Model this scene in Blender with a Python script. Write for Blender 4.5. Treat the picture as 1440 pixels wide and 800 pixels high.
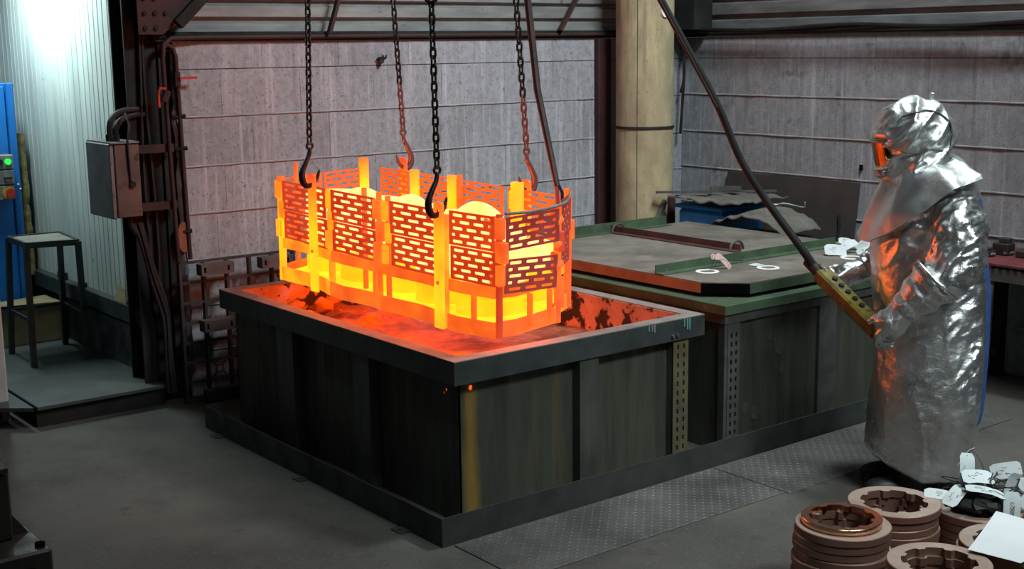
import bpy, bmesh, math, random
from mathutils import Vector, Matrix, noise
from mathutils.bvhtree import BVHTree
random.seed(7)
for o in list(bpy.data.objects):
    bpy.data.objects.remove(o)
scene = bpy.context.scene
C = scene.collection
PI = math.pi
V = Vector

# ------------------------------------------------------------------ camera
yaw, pit, rol = map(math.radians, (52.0164, 10.4428, -0.727))
fw = V((math.cos(yaw)*math.cos(pit), math.sin(yaw)*math.cos(pit), -math.sin(pit)))
rt = V((math.sin(yaw), -math.cos(yaw), 0)); up = rt.cross(fw)
r2 = rt*math.cos(rol) + up*math.sin(rol); u2 = -rt*math.sin(rol) + up*math.cos(rol)
cd = bpy.data.cameras.new('camera'); cam = bpy.data.objects.new('camera', cd); C.objects.link(cam)
cd.sensor_width = 36; cd.lens = 1820.91/1440*36; cd.clip_start = .05
cam.matrix_world = Matrix(((r2.x, u2.x, -fw.x, -2.8262), (r2.y, u2.y, -fw.y, -4.0992), (r2.z, u2.z, -fw.z, 2.0), (0, 0, 0, 1)))
scene.camera = cam

# ------------------------------------------------------------------ world, lights, exposure
w = bpy.data.worlds.new('hall_air'); scene.world = w; w.use_nodes = True
w.node_tree.nodes['Background'].inputs[0].default_value = (.75, .9, 1, 1)
w.node_tree.nodes['Background'].inputs[1].default_value = .034
def area(name, loc, target, power, sx, sy, col):
    l = bpy.data.lights.new(name, 'AREA'); l.shape = 'RECTANGLE'; l.size = sx; l.size_y = sy
    l.energy = power; l.color = col
    o = bpy.data.objects.new(name, l); C.objects.link(o); o.location = loc
    o.rotation_euler = (V(target)-V(loc)).to_track_quat('-Z', 'Y').to_euler()
    return o
area('hall_lamp_or_fill', (2.7, -.6, 5.2), (2.5, .2, 0), 175, .55, .55, (.87, .98, 1))
area('hall_lamp_or_fill', (-.6, -3.2, 5.6), (.6, -.4, 0), 12, 1.4, .6, (.87, .98, 1))  # added fill light for highlights on the foil coat, no fixture behind it
area('alcove_lamp', (-.42, 4.25, 2.62), (.05, 4.1, 1.9), 40, .9, .12, (.82, 1, .98))
fl = area('hall_lamp_or_fill', (.9, -5.2, 5.4), (1.75, -1.0, .7), 31, 2.0, 1.0, (.87, .98, 1)); fl.data.spread = math.radians(46)  # added light behind the camera, narrowed to brighten the worker
fl = area('wall_fill_light', (2.0, -.9, 5.0), (2.4, 2.85, 1.35), 36, .5, .5, (.87, .97, 1)); fl.data.spread = math.radians(80)  # added light, only there to lift the brightness of the left wall
vs = scene.view_settings
vs.view_transform = 'Standard'; vs.look = 'None'; vs.gamma = 1; vs.exposure = 0; vs.use_curve_mapping = False

# ------------------------------------------------------------------ materials
MATS = {}
def mat(name, c1, c2=None, scale=4, rough=.7, metal=0, bump=.15, stretch=(1, 1, 1), detail=6, contrast=(.35, .65),
        rand=0, spots=None, streak=None, world=False, bscale=None, spec=.5, emit=None, rough2=None, bdist=.01, stain=None):
    m = bpy.data.materials.new(name); m.use_nodes = True; nt = m.node_tree; N = nt.nodes; L = nt.links
    b = N['Principled BSDF']
    c2 = c2 or tuple(x*.7 for x in c1)
    if world:
        co = N.new('ShaderNodeNewGeometry').outputs['Position']
    else:
        co = N.new('ShaderNodeTexCoord').outputs['Object']
    mp = N.new('ShaderNodeMapping'); mp.inputs['Scale'].default_value = stretch; L.new(co, mp.inputs[0])
    def nz(sc, vec, det=detail, ro=.6):
        n = N.new('ShaderNodeTexNoise'); n.inputs['Scale'].default_value = sc; n.inputs['Detail'].default_value = det
        n.inputs['Roughness'].default_value = ro; L.new(vec, n.inputs['Vector']); return n
    n1 = nz(scale, mp.outputs[0])
    rp = N.new('ShaderNodeValToRGB'); rp.color_ramp.elements[0].position = contrast[0]; rp.color_ramp.elements[1].position = contrast[1]
    rp.color_ramp.elements[0].color = (*c1, 1); rp.color_ramp.elements[1].color = (*c2, 1)
    L.new(n1.outputs['Fac'], rp.inputs[0]); col = rp.outputs[0]
    def mixin(col, fac, c):
        mx = N.new('ShaderNodeMix'); mx.data_type = 'RGBA'; L.new(fac, mx.inputs[0]); L.new(col, mx.inputs[6])
        mx.inputs[7].default_value = (*c, 1); return mx.outputs[2]
    for sp in (spots or []):            # (scale, threshold, colour, stretch, soft)
        mp2 = N.new('ShaderNodeMapping'); mp2.inputs['Scale'].default_value = sp[3]; L.new(co, mp2.inputs[0])
        mp2.inputs['Location'].default_value = (sp[0]*.37, sp[0]*.11, sp[1]*9)
        n2 = nz(sp[0], mp2.outputs[0], 5)
        r3 = N.new('ShaderNodeMapRange'); r3.inputs[1].default_value = sp[1]; r3.inputs[2].default_value = sp[1]+sp[4]
        r3.inputs[4].default_value = sp[5] if len(sp) > 5 else 1
        L.new(n2.outputs['Fac'], r3.inputs[0]); col = mixin(col, r3.outputs[0], sp[2])
    if stain:                            # rust run: (x centre, half width, colour), a ragged vertical streak
        sx = N.new('ShaderNodeSeparateXYZ'); L.new(co, sx.inputs[0])
        mp3 = N.new('ShaderNodeMapping'); mp3.inputs['Scale'].default_value = (14, 14, 2.2); L.new(co, mp3.inputs[0]); n4 = nz(1, mp3.outputs[0], 4)
        def ma(op, a, b_):
            q = N.new('ShaderNodeMath'); q.operation = op
            for i_, v_ in enumerate((a, b_)):
                if v_ is None: continue
                if isinstance(v_, (int, float)): q.inputs[i_].default_value = v_
                else: L.new(v_, q.inputs[i_])
            return q.outputs[0]
        dd_ = ma('ABSOLUTE', ma('SUBTRACT', sx.outputs[0], stain[0]), None)
        dd_ = ma('ADD', ma('DIVIDE', dd_, stain[1]), ma('MULTIPLY', ma('SUBTRACT', n4.outputs['Fac'], .5), 1.6))
        r5 = N.new('ShaderNodeMapRange'); L.new(dd_, r5.inputs[0]); r5.inputs[1].default_value = 1.1; r5.inputs[2].default_value = .2; r5.inputs[4].default_value = .85
        col = mixin(col, r5.outputs[0], stain[2])
    if rand:
        oi = N.new('ShaderNodeObjectInfo'); mr = N.new('ShaderNodeMapRange'); L.new(oi.outputs['Random'], mr.inputs[0])
        mr.inputs[3].default_value = 1-rand; mr.inputs[4].default_value = 1+rand
        hs = N.new('ShaderNodeHueSaturation'); L.new(mr.outputs[0], hs.inputs['Value']); L.new(col, hs.inputs['Color']); col = hs.outputs[0]
    L.new(col, b.inputs['Base Color'])
    b.inputs['Metallic'].default_value = metal; b.inputs['Specular IOR Level'].default_value = spec
    if rough2 is None:
        b.inputs['Roughness'].default_value = rough
    else:
        rr = N.new('ShaderNodeMapRange'); L.new(n1.outputs['Fac'], rr.inputs[0]); rr.inputs[1].default_value = .35; rr.inputs[2].default_value = .65
        rr.inputs[3].default_value = rough; rr.inputs[4].default_value = rough2; L.new(rr.outputs[0], b.inputs['Roughness'])
    if bump:
        nb = nz(bscale or scale*4, mp.outputs[0], 6, .65)
        bp = N.new('ShaderNodeBump'); bp.inputs['Strength'].default_value = bump; bp.inputs['Distance'].default_value = bdist
        L.new(nb.outputs['Fac'], bp.inputs['Height']); L.new(bp.outputs[0], b.inputs['Normal'])
    if emit:
        b.inputs['Emission Color'].default_value = (*emit[0], 1); b.inputs['Emission Strength'].default_value = emit[1]
    MATS[name] = m; return m
def hot(name, c1, c2, scale=6, strength=1.0, tip=None):
    """incandescent steel: the temperature drifts slowly across the metal"""
    m = bpy.data.materials.new(name); m.use_nodes = True; N = m.node_tree.nodes; L = m.node_tree.links
    b = N['Principled BSDF']; b.inputs['Base Color'].default_value = (.05, .03, .025, 1); b.inputs['Roughness'].default_value = .7
    co = N.new('ShaderNodeNewGeometry')
    n = N.new('ShaderNodeTexNoise'); n.inputs['Scale'].default_value = scale; n.inputs['Detail'].default_value = 2
    L.new(co.outputs['Position'], n.inputs['Vector'])
    rp = N.new('ShaderNodeValToRGB'); rp.color_ramp.elements[0].position = .33; rp.color_ramp.elements[1].position = .67
    rp.color_ramp.elements[0].color = (*c1, 1); rp.color_ramp.elements[1].color = (*c2, 1)
    L.new(n.outputs['Fac'], rp.inputs[0]); col = rp.outputs[0]
    if tip:                              # upper ends stand in the open air and have cooled: (z from, z to, colour)
        sp = N.new('ShaderNodeSeparateXYZ'); L.new(co.outputs['Position'], sp.inputs[0])
        mr = N.new('ShaderNodeMapRange'); mr.inputs[1].default_value = tip[0]; mr.inputs[2].default_value = tip[1]; L.new(sp.outputs[2], mr.inputs[0])
        mx = N.new('ShaderNodeMix'); mx.data_type = 'RGBA'; L.new(mr.outputs[0], mx.inputs[0]); L.new(col, mx.inputs[6]); mx.inputs[7].default_value = (*tip[2], 1); col = mx.outputs[2]
    L.new(col, b.inputs['Emission Color'])
    b.inputs['Emission Strength'].default_value = strength
    MATS[name] = m; return m

mat('floor', (.078, .073, .062), (.044, .041, .035), scale=1.4, rough=.78, bump=.3, world=True, bscale=70, bdist=.006,
    spots=[(.8, .50, (.115, .108, .09), (1, 1, 1), .16, .6), (3.2, .52, (.04, .038, .034), (1, 1, 1), .2, .6), (9, .62, (.028, .026, .024), (1, 1, 1), .1, .6), (70, .56, (.12, .112, .098), (1, 1, 1), .1, .5), (45, .66, (.17, .16, .14), (1, 1, 1), .05, .6)])
mat('block', (.285, .29, .31), (.21, .213, .227), scale=26, rough=.92, bump=.5, world=True, stretch=(1, 1, .8), bscale=60, rand=.07, bdist=.006, detail=8,
    spots=[(2.2, .5, (.15, .15, .16), (1, 1, .8), .25, .55), (30, .55, (.46, .465, .49), (1, 1, .035), .14, .5), (13, .57, (.40, .40, .42), (1, 1, .045), .14, .5),
           (17, .57, (.12, .115, .12), (1, 1, .06), .12, .55), (75, .6, (.07, .065, .07), (1, 1, 1), .06, .75), (5, .62, (.075, .07, .07), (1, 1, 1), .1, .6)])
mat('mortar', (.33, .33, .34), (.2, .2, .205), scale=9, rough=.95, bump=.4, world=True)
mat('mortar_dark', (.12, .115, .12), (.07, .068, .07), scale=9, rough=.95, bump=.3, world=True)
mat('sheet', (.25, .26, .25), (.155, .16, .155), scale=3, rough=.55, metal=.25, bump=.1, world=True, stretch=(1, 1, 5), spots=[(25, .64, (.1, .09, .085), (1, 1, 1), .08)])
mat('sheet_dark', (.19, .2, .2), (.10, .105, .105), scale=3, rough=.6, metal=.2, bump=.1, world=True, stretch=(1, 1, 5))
mat('panel', (.48, .55, .53), (.36, .42, .41), scale=2.2, rough=.6, bump=.12, world=True, stretch=(3, 3, .4),
    spots=[(14, .6, (.2, .25, .245), (1, 2.2, .12), .12, .5), (30, .67, (.08, .09, .09), (1, 1, 1), .05, .8)])
mat('alcove_low', (.2, .215, .21), (.12, .13, .125), scale=3, rough=.85, bump=.3, world=True, spots=[(3, .5, (.03, .03, .03), (1, 1, 1), .12, .7)])
mat('beam', (.022, .023, .021), (.011, .011, .010), scale=5, rough=.8, spec=.2, bump=.25, world=True)
mat('beam_red', (.05, .02, .018), (.022, .012, .011), scale=6, rough=.7, spec=.3, bump=.25, world=True)
mat('red_paint', (.45, .03, .03), (.25, .02, .02), scale=12, rough=.5, bump=.1)
mat('rust_box', (.14, .085, .065), (.06, .045, .04), scale=5, rough=.65, metal=.2, bump=.25, spots=[(14, .6, (.03, .025, .02), (1, 1, 1), .08)])
mat('grey_paint', (.17, .175, .165), (.10, .105, .10), scale=5, rough=.55, metal=.2, bump=.15, spots=[(20, .63, (.05, .045, .04), (1, 1, 1), .06)])
mat('pillar', (.40, .335, .20), (.27, .225, .135), scale=9, rough=.88, bump=.4, world=True, stretch=(1, 1, .5), bscale=40, bdist=.006,
    spots=[(2, .5, (.2, .15, .085), (1.4, 1.4, .5), .22, .65), (22, .56, (.15, .115, .07), (1, 1, .06), .14, .6), (26, .58, (.5, .44, .28), (1, 1, .05), .12, .5), (60, .62, (.1, .08, .05), (1, 1, 1), .07, .6)])
mat('tank', (.078, .082, .060), (.043, .045, .035), scale=4, rough=.5, metal=.3, bump=.2, world=True, stretch=(4, 4, .4), rough2=.7,
    spots=[(9, .58, (.17, .10, .04), (1, 1, .07), .14, .5), (16, .56, (.03, .028, .025), (1, 1, .08), .14, .6), (30, .67, (.11, .12, .10), (1, 1, 1), .06, .5)])
mat('tank_front', (.078, .082, .060), (.043, .045, .035), scale=4, rough=.5, metal=.3, bump=.2, world=True, stretch=(4, 4, .4), rough2=.7,
    spots=[(9, .58, (.17, .10, .04), (1, 1, .07), .14, .5), (16, .56, (.03, .028, .025), (1, 1, .08), .14, .6), (30, .67, (.11, .12, .10), (1, 1, 1), .06, .5)], stain=(.269, .045, (.32, .2, .04)))
mat('rim', (.058, .07, .066), (.032, .039, .037), scale=6, rough=.5, metal=.3, bump=.2, world=True, spots=[(14, .64, (.03, .13, .13), (1, 1, .35), .08, .6), (40, .68, (.25, .27, .26), (1, 1, 1), .05, .5)])
mat('rib_steel', (.085, .092, .08), (.05, .055, .048), scale=6, rough=.5, metal=.3, bump=.2, world=True, stretch=(2, 2, .4))
mat('rim_top', (.30, .27, .25), (.2, .185, .175), scale=8, rough=.6, metal=.3, bump=.2, world=True)
mat('rust_yellow', (.33, .2, .05), (.13, .10, .04), scale=7, rough=.8, bump=.3, world=True, stretch=(2, 2, .25))
mat('slot_yellow', (.13, .105, .045), (.045, .043, .032), scale=6, rough=.7, metal=.2, bump=.2, world=True, stretch=(1, 1, .5))
mat('slot_grey', (.10, .10, .095), (.055, .055, .05), scale=9, rough=.6, metal=.3, bump=.2, world=True)
mat('tank_inside', (.55, .34, .27), (.36, .2, .15), scale=5, rough=.8, bump=.4, world=True,
    spots=[(9, .52, (.02, .016, .014), (1, 1, 1), .05), (35, .63, (.025, .02, .018), (1, 1, 1), .05)])
mat('liquid', (.27, .13, .085), (.14, .06, .038), scale=4, rough=.16, bump=.5, bscale=16, world=True, bdist=.03, spots=[(7, .58, (.42, .27, .2), (1, 1, 1), .14, .5), (3.4, .46, (.05, .018, .011), (1, 1, 1), .16, .85), (17, .58, (.05, .02, .012), (1, 1, 1), .1, .7)])
mat('crust', (.4, .25, .18), (.26, .14, .1), scale=6, rough=.9, bump=.5, world=True)
mat('curb', (.06, .066, .06), (.032, .036, .033), scale=6, rough=.45, metal=.4, bump=.2, world=True, rough2=.65, spots=[(5, .62, (.09, .13, .09), (1, 1, 1), .1, .6)])
mat('green', (.07, .115, .062), (.035, .06, .036), scale=5, rough=.55, metal=.1, bump=.2, world=True, spots=[(12, .62, (.045, .045, .035), (1, 1, 1), .1, .7), (22, .66, (.3, .33, .28), (1, 1, 1), .06, .5)])
mat('patch', (.06, .075, .05), (.04, .05, .036), scale=20, rough=.7, bump=.2, world=True)
mat('lid_dust', (.17, .15, .125), (.085, .075, .06), scale=4, rough=.92, bump=.45, world=True, bscale=26, spots=[(3, .56, (.21, .19, .16), (1, 1, 1), .12, .6), (22, .63, (.05, .04, .03), (1, 1, 1), .07, .7)])
mat('lid_edge_lit', (.36, .18, .10), (.22, .11, .065), scale=6, rough=.6, metal=.1, bump=.2, world=True)  # the basket's orange light is put into this edge's colour
mat('maroon', (.10, .045, .04), (.045, .025, .023), scale=6, rough=.6, metal=.2, bump=.25, world=True)
mat('tread', (.15, .147, .137), (.075, .074, .069), scale=2.2, rough=.5, metal=.35, bump=.1, world=True, spots=[(30, .66, (.24, .235, .22), (1, 1, 1), .06, .6)])
mat('chain', (.055, .052, .05), (.028, .026, .025), scale=30, rough=.45, metal=.8, bump=.2)
mat('hook_iron', (.045, .042, .04), (.02, .019, .018), scale=20, rough=.4, metal=.7, bump=.15)
mat('rubber', (.018, .017, .017), (.009, .009, .009), scale=12, rough=.6, bump=.1, spec=.3)
mat('rubber_red', (.07, .03, .028), (.03, .018, .017), scale=12, rough=.5, bump=.15, world=True)
mat('plastic', (.03, .028, .029), (.015, .014, .015), scale=10, rough=.55, bump=.1, world=True)
mat('plastic_grey', (.08, .074, .074), (.045, .042, .042), scale=10, rough=.6, bump=.15, world=True)
mat('foil', (.86, .87, .86), (.74, .75, .74), scale=5, rough=.24, metal=1, bump=.6, bscale=13, rough2=.42, bdist=.014)
mat('foil_satin', (.84, .86, .85), (.7, .72, .71), scale=5, rough=.32, metal=1, bump=.5, bscale=11, rough2=.47, bdist=.012)
mat('foil_worn', (.5, .49, .47), (.36, .35, .33), scale=6, rough=.34, metal=1, bump=.5, bscale=18, rough2=.5, bdist=.012)
mat('blue_cloth', (.02, .065, .22), (.013, .042, .14), scale=12, rough=.8, bump=.3)
mat('visor', (.25, .14, .06), (.18, .1, .05), scale=3, rough=.12, metal=1, bump=0)
mat('seam', (.08, .08, .08), (.04, .04, .04), scale=20, rough=.7, bump=.1)
mat('boot', (.012, .012, .013), (.006, .006, .006), scale=20, rough=.5, bump=.1)
mat('skin', (.5, .3, .22), (.42, .24, .18), scale=10, rough=.6, bump=.05)
mat('pendant_yellow', (.17, .135, .018), (.06, .048, .011), scale=14, rough=.5, bump=.2, spots=[(24, .58, (.03, .026, .012), (1, 1, 1), .1)])
mat('copper', (.30, .165, .115), (.19, .10, .075), scale=5, rough=.42, metal=.65, bump=.15, rough2=.6, spots=[(18, .62, (.09, .06, .05), (1, 1, 1), .1, .7)])
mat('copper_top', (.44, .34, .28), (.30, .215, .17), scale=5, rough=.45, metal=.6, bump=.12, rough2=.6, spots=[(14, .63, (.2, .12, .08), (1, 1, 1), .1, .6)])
mat('copper_bright', (.85, .5, .34), (.75, .40, .26), scale=4, rough=.2, metal=1, bump=.06)
mat('brass', (.5, .36, .17), (.38, .26, .12), scale=6, rough=.35, metal=.9, bump=.1)
mat('paper', (.52, .57, .57), (.42, .46, .46), scale=5, rough=.8, bump=.15, rand=.12)
mat('paper_sheet', (.62, .64, .65), (.54, .56, .57), scale=3, rough=.85, bump=.1)
mat('paper_pink', (.55, .36, .33), (.42, .27, .25), scale=9, rough=.85, bump=.2)
mat('ink', (.015, .015, .017), (.01, .01, .01), scale=9, rough=.7, bump=0)
mat('white_ring', (.8, .8, .78), (.68, .68, .66), scale=6, rough=.5, bump=.05)
mat('blue_paint', (.008, .16, .52), (.006, .11, .4), scale=3, rough=.35, bump=.05)
mat('blue_tub', (.012, .22, .55), (.008, .15, .40), scale=4, rough=.45, bump=.1)
mat('tarp', (.14, .13, .11), (.07, .065, .055), scale=5, rough=.9, bump=.5, bscale=14)
mat('board', (.045, .036, .032), (.03, .025, .023), scale=5, rough=.7, bump=.1, world=True)
mat('white_wall', (.42, .42, .41), (.32, .32, .31), scale=3, rough=.8, bump=.15, world=True)
mat('stool', (.045, .06, .055), (.025, .035, .032), scale=10, rough=.5, metal=.3, bump=.15, world=True)
mat('stool_top', (.20, .2, .17), (.13, .13, .11), scale=7, rough=.85, bump=.25, world=True)
mat('platform', (.07, .085, .081), (.038, .047, .044), scale=3, rough=.55, metal=.2, bump=.15, world=True, spots=[(2.2, .55, (.05, .058, .053), (1, 1, 1), .15, .7)])
mat('cardboard', (.27, .21, .12), (.18, .14, .08), scale=6, rough=.9, bump=.1, world=True)
mat('insulation', (.32, .26, .09), (.13, .11, .05), scale=30, rough=1, bump=.9, bscale=60, world=True)
mat('machine', (.055, .05, .045), (.03, .028, .025), scale=7, rough=.4, metal=.6, bump=.2, world=True, rough2=.7)
mat('black_hole', (.005, .005, .005), (.003, .003, .003), scale=7, rough=1, bump=0, spec=0)
mat('red_top', (.16, .03, .035), (.09, .02, .022), scale=7, rough=.6, bump=.1, world=True)
mat('green_light', (.02, .4, .05), (.02, .3, .04), scale=7, rough=.3, bump=0, emit=((.02, .8, .06), 1.2))
mat('red_button', (.5, .02, .015), (.35, .015, .012), scale=7, rough=.35, bump=0)
mat('bumper', (.45, .32, .05), (.3, .22, .04), scale=7, rough=.4, bump=0)
mat('wire', (.33, .33, .33), (.2, .2, .2), scale=20, rough=.4, metal=.8, bump=0)
mat('orange_stain', (.22, .07, .03), (.12, .045, .025), scale=10, rough=.8, bump=.2, world=True)
hot('hot_core', (8.0, 1.25, .42), (6.8, 1.0, .22), 7)
hot('hot_base', (11, 1.0, .02), (7, .7, .012), 6)
hot('hot_yellow', (5.6, .80, .012), (4.4, .55, .008), 6)
hot('hot_gold', (2.2, .50, .010), (1.5, .22, .010), 7)
hot('hot_bar', (3.2, .75, .012), (2.2, .48, .01), 6, tip=(1.14, 1.385, (.95, .075, .01)))
hot('hot_tube', (4.0, .85, .012), (3.2, .6, .01), 6, tip=(1.25, 1.40, (1.5, .2, .01)))
hot('hot_orange', (1.1, .19, .012), (.9, .095, .010), 7)
hot('hot_red', (.72, .055, .008), (.52, .028, .006), 6)
hot('hot_back', (1.05, .125, .010), (.9, .09, .008), 6)
hot('hot_dull', (.30, .022, .014), (.20, .014, .010), 8)
hot('hot_tip', (.9, .09, .01), (.4, .03, .01), 8)
hot('warm_iron', (.085, .010, .007), (.03, .006, .005), 14)

# ------------------------------------------------------------------ mesh helpers
class MB:
    def __init__(s): s.bm = bmesh.new()
    def box(s, lo, hi, bev=0, M=None):
        lo, hi = V(lo), V(hi); g = bmesh.new(); bmesh.ops.create_cube(g, size=1)
        for v in g.verts: v.co = V(((lo[i]+hi[i])/2+v.co[i]*(hi[i]-lo[i]) for i in range(3)))
        if bev: bmesh.ops.bevel(g, geom=g.edges[:], offset=bev, segments=1, affect='EDGES')
        return s._add(g, M)
    def _add(s, g, M=None):
        if M is not None: bmesh.ops.transform(g, matrix=M, verts=g.verts[:])
        t = bpy.data.meshes.new('t'); g.to_mesh(t); g.free(); s.bm.from_mesh(t); bpy.data.meshes.remove(t); return s
    def beam(s, a, b, wd, ht, upv=(0, 0, 1), bev=0):
        a, b = V(a), V(b); d = b-a; x = d.normalized(); z = V(upv); y = z.cross(x)
        if y.length < 1e-4: y = V((0, 1, 0)).cross(x)
        y.normalize(); z = x.cross(y)
        M = Matrix(((x.x, y.x, z.x, a.x), (x.y, y.y, z.y, a.y), (x.z, y.z, z.z, a.z), (0, 0, 0, 1)))
        return s.box((0, -wd/2, -ht/2), (d.length, wd/2, ht/2), bev, M)
    def tube(s, pts, rad, segs=8, caps=True, closed=False, squash=None, ref=None):
        pts = [V(q) for q in pts]; n = len(pts)
        rad = list(rad) if hasattr(rad, '__len__') else [rad]*n
        ts = []
        for i in range(n):
            if closed: t = pts[(i+1) % n]-pts[i-1]
            else: t = pts[min(i+1, n-1)]-pts[max(i-1, 0)]
            ts.append(t.normalized())
        nrm = V(ref) if ref else (V((0, 0, 1)) if abs(ts[0].z) < .9 else V((1, 0, 0)))
        nrm = (nrm-ts[0]*nrm.dot(ts[0])).normalized(); rings = []
        for i in range(n):
            nrm = (nrm-ts[i]*nrm.dot(ts[i])).normalized(); bn = ts[i].cross(nrm)
            sq = squash or (1, 1); r = rad[i]; r = r if hasattr(r, '__len__') else (r*sq[0], r*sq[1])
            rings.append([s.bm.verts.new(pts[i]+nrm*(math.cos(2*PI*k/segs)*r[0])+bn*(math.sin(2*PI*k/segs)*r[1])) for k in range(segs)])
        for i in range(n if closed else n-1):
            A, B = rings[i], rings[(i+1) % n]
            for k in range(segs):
                s.bm.faces.new((A[k], A[(k+1) % segs], B[(k+1) % segs], B[k]))
        if caps and not closed:
            s.bm.faces.new(rings[0][::-1]); s.bm.faces.new(rings[-1])
        return s
    def limb(s, pts, rad, segs=14, **k):
        """tube with rounded ends, subdivided smoothly"""
        pts = [V(q) for q in pts]; P2 = []; R2 = []
        n = len(pts)
        for i in range(n-1):
            p0, p1, p2, p3 = pts[max(i-1, 0)], pts[i], pts[i+1], pts[min(i+2, n-1)]
            for j in range(5):
                t = j/5
                P2.append(.5*((2*p1)+(p2-p0)*t+(2*p0-5*p1+4*p2-p3)*t*t+(-p0+3*p1-3*p2+p3)*t**3)); R2.append(rad[i]*(1-t)+rad[i+1]*t)
        P2.append(pts[-1]); R2.append(rad[-1])
        d0 = (P2[0]-P2[1]).normalized(); d1 = (P2[-1]-P2[-2]).normalized(); a = P2[0]; b = P2[-1]; ra, rb = R2[0], R2[-1]
        for q in (.5, .8, .97): P2.insert(0, a+d0*ra*q); R2.insert(0, ra*math.sqrt(max(.02, 1-q*q)))
        for q in (.5, .8, .97): P2.append(b+d1*rb*q); R2.append(rb*math.sqrt(max(.02, 1-q*q)))
        return s.tube(P2, R2, segs, **k)
    def ball(s, c, r, u=20, v=12, M=None):
        g = bmesh.new(); bmesh.ops.create_uvsphere(g, u_segments=u, v_segments=v, radius=1)
        r = r if hasattr(r, '__len__') else (r, r, r)
        for q in g.verts: q.co = V((q.co.x*r[0], q.co.y*r[1], q.co.z*r[2]))
        if M is not None: bmesh.ops.transform(g, matrix=M, verts=g.verts[:])
        for q in g.verts: q.co = q.co+V(c)
        return s._add(g)
    def loft(s, rings, closed=True, caps=True):
        R = [[s.bm.verts.new(q) for q in r] for r in rings]; n = len(R[0])
        for A, B in zip(R, R[1:]):
            for k in range(n if closed else n-1): s.bm.faces.new((A[k], A[(k+1) % n], B[(k+1) % n], B[k]))
        if caps and closed: s.bm.faces.new(R[0][::-1]); s.bm.faces.new(R[-1])
        return s
    def plate(s, outer, holes, th, M):
        """flat plate with real holes; outline in (u, v), thickness th along w, mapped by M"""
        g = bmesh.new(); E = []
        for poly in [outer]+holes:
            vs_ = [g.verts.new((p[0], p[1], 0)) for p in poly]
            E += [g.edges.new((vs_[i], vs_[(i+1) % len(vs_)])) for i in range(len(vs_))]
        bmesh.ops.triangle_fill(g, use_beauty=True, use_dissolve=False, edges=E)
        r = bmesh.ops.extrude_face_region(g, geom=g.faces[:])
        for v in r['geom']:
            if isinstance(v, bmesh.types.BMVert): v.co.z += th
        bmesh.ops.recalc_face_normals(g, faces=g.faces[:])
        return s._add(g, M)
    def mesh(s, name, smooth=False, ang=40):
        bmesh.ops.recalc_face_normals(s.bm, faces=s.bm.faces[:])
        me = bpy.data.meshes.new(name); s.bm.to_mesh(me); s.bm.free()
        if smooth:
            me.polygons.foreach_set('use_smooth', [True]*len(me.polygons))
            me.set_sharp_from_angle(angle=math.radians(ang))
        return me
    def build(s, name, m, parent=None, smooth=False, ang=40, loc=None, world=True, kind=None):
        return link(name, s.mesh(name, smooth, ang), m, parent, loc, world, kind)
def link(name, me, m, parent=None, loc=None, world=True, kind=None):
    o = bpy.data.objects.new(name, me); C.objects.link(o)
    if m is not None and not me.materials: me.materials.append(MATS[m])
    if loc is not None: o.location = loc
    if parent is not None:
        o.parent = parent
        if world: o.matrix_parent_inverse = base_matrix(parent).inverted()
    if kind: o['kind'] = kind
    return o
def base_matrix(o):
    M = Matrix.LocRotScale(o.location, o.rotation_euler, o.scale)
    if o.parent: M = base_matrix(o.parent) @ o.matrix_parent_inverse @ M
    return M
def tag(o, label, cat, group=None):
    o['label'] = label; o['category'] = cat
    if group: o['group'] = group
    return o
def thing(name, label, cat, loc=(0, 0, 0), rot=(0, 0, 0), group=None):
    o = bpy.data.objects.new(name, None); C.objects.link(o); o.location = loc; o.rotation_euler = rot
    o.empty_display_size = .1
    return tag(o, label, cat, group)
def struct(name, mb, m, smooth=False):
    o = mb.build(name, m, smooth=smooth); o['kind'] = 'structure'; return o
def rect(x0, y0, x1, y1): return [(x0, y0), (x1, y0), (x1, y1), (x0, y1)]
def stadium(cx, cy, L_, h, n=4):
    r = h/2; L_ = max(L_, h*1.001); o = []
    for k in range(n+1): a = -PI/2+PI*k/n; o.append((cx+L_/2-r+math.cos(a)*r, cy+math.sin(a)*r))
    for k in range(n+1): a = PI/2+PI*k/n; o.append((cx-L_/2+r+math.cos(a)*r, cy+math.sin(a)*r))
    return o
def frame(o, u, v):
    u = V(u).normalized(); v = V(v).normalized(); w_ = u.cross(v); o = V(o)
    return Matrix(((u.x, v.x, w_.x, o.x), (u.y, v.y, w_.y, o.y), (u.z, v.z, w_.z, o.z), (0, 0, 0, 1)))
def remesh(mb, voxel, disp=None, smooth_it=2):
    bmesh.ops.recalc_face_normals(mb.bm, faces=mb.bm.faces[:])
    me = bpy.data.meshes.new('t'); mb.bm.to_mesh(me); mb.bm.free()
    o = bpy.data.objects.new('t', me); C.objects.link(o)
    md = o.modifiers.new('r', 'REMESH'); md.mode = 'VOXEL'; md.voxel_size = voxel
    if smooth_it:
        sm = o.modifiers.new('s', 'SMOOTH'); sm.iterations = smooth_it; sm.factor = .5
    bpy.context.view_layer.update()
    dg = bpy.context.evaluated_depsgraph_get(); r = bpy.data.meshes.new_from_object(o.evaluated_get(dg))
    bpy.data.objects.remove(o); bpy.data.meshes.remove(me)
    if disp:
        nr = [v.normal.copy() for v in r.vertices]
        for v, n in zip(r.vertices, nr): v.co = v.co+n*disp(v.co, n)
    r.polygons.foreach_set('use_smooth', [True]*len(r.polygons))
    return r
def ridge(p, s): return 1-abs(noise.noise(V((p[0]*s[0], p[1]*s[1], p[2]*s[2]))))*2

# ================================================================== SETTING
YW, XW = 2.85, 4.25
b = MB(); b.box((-9, -9, -.2), (9, 9, 0)); struct('floor', b, 'floor')

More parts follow.
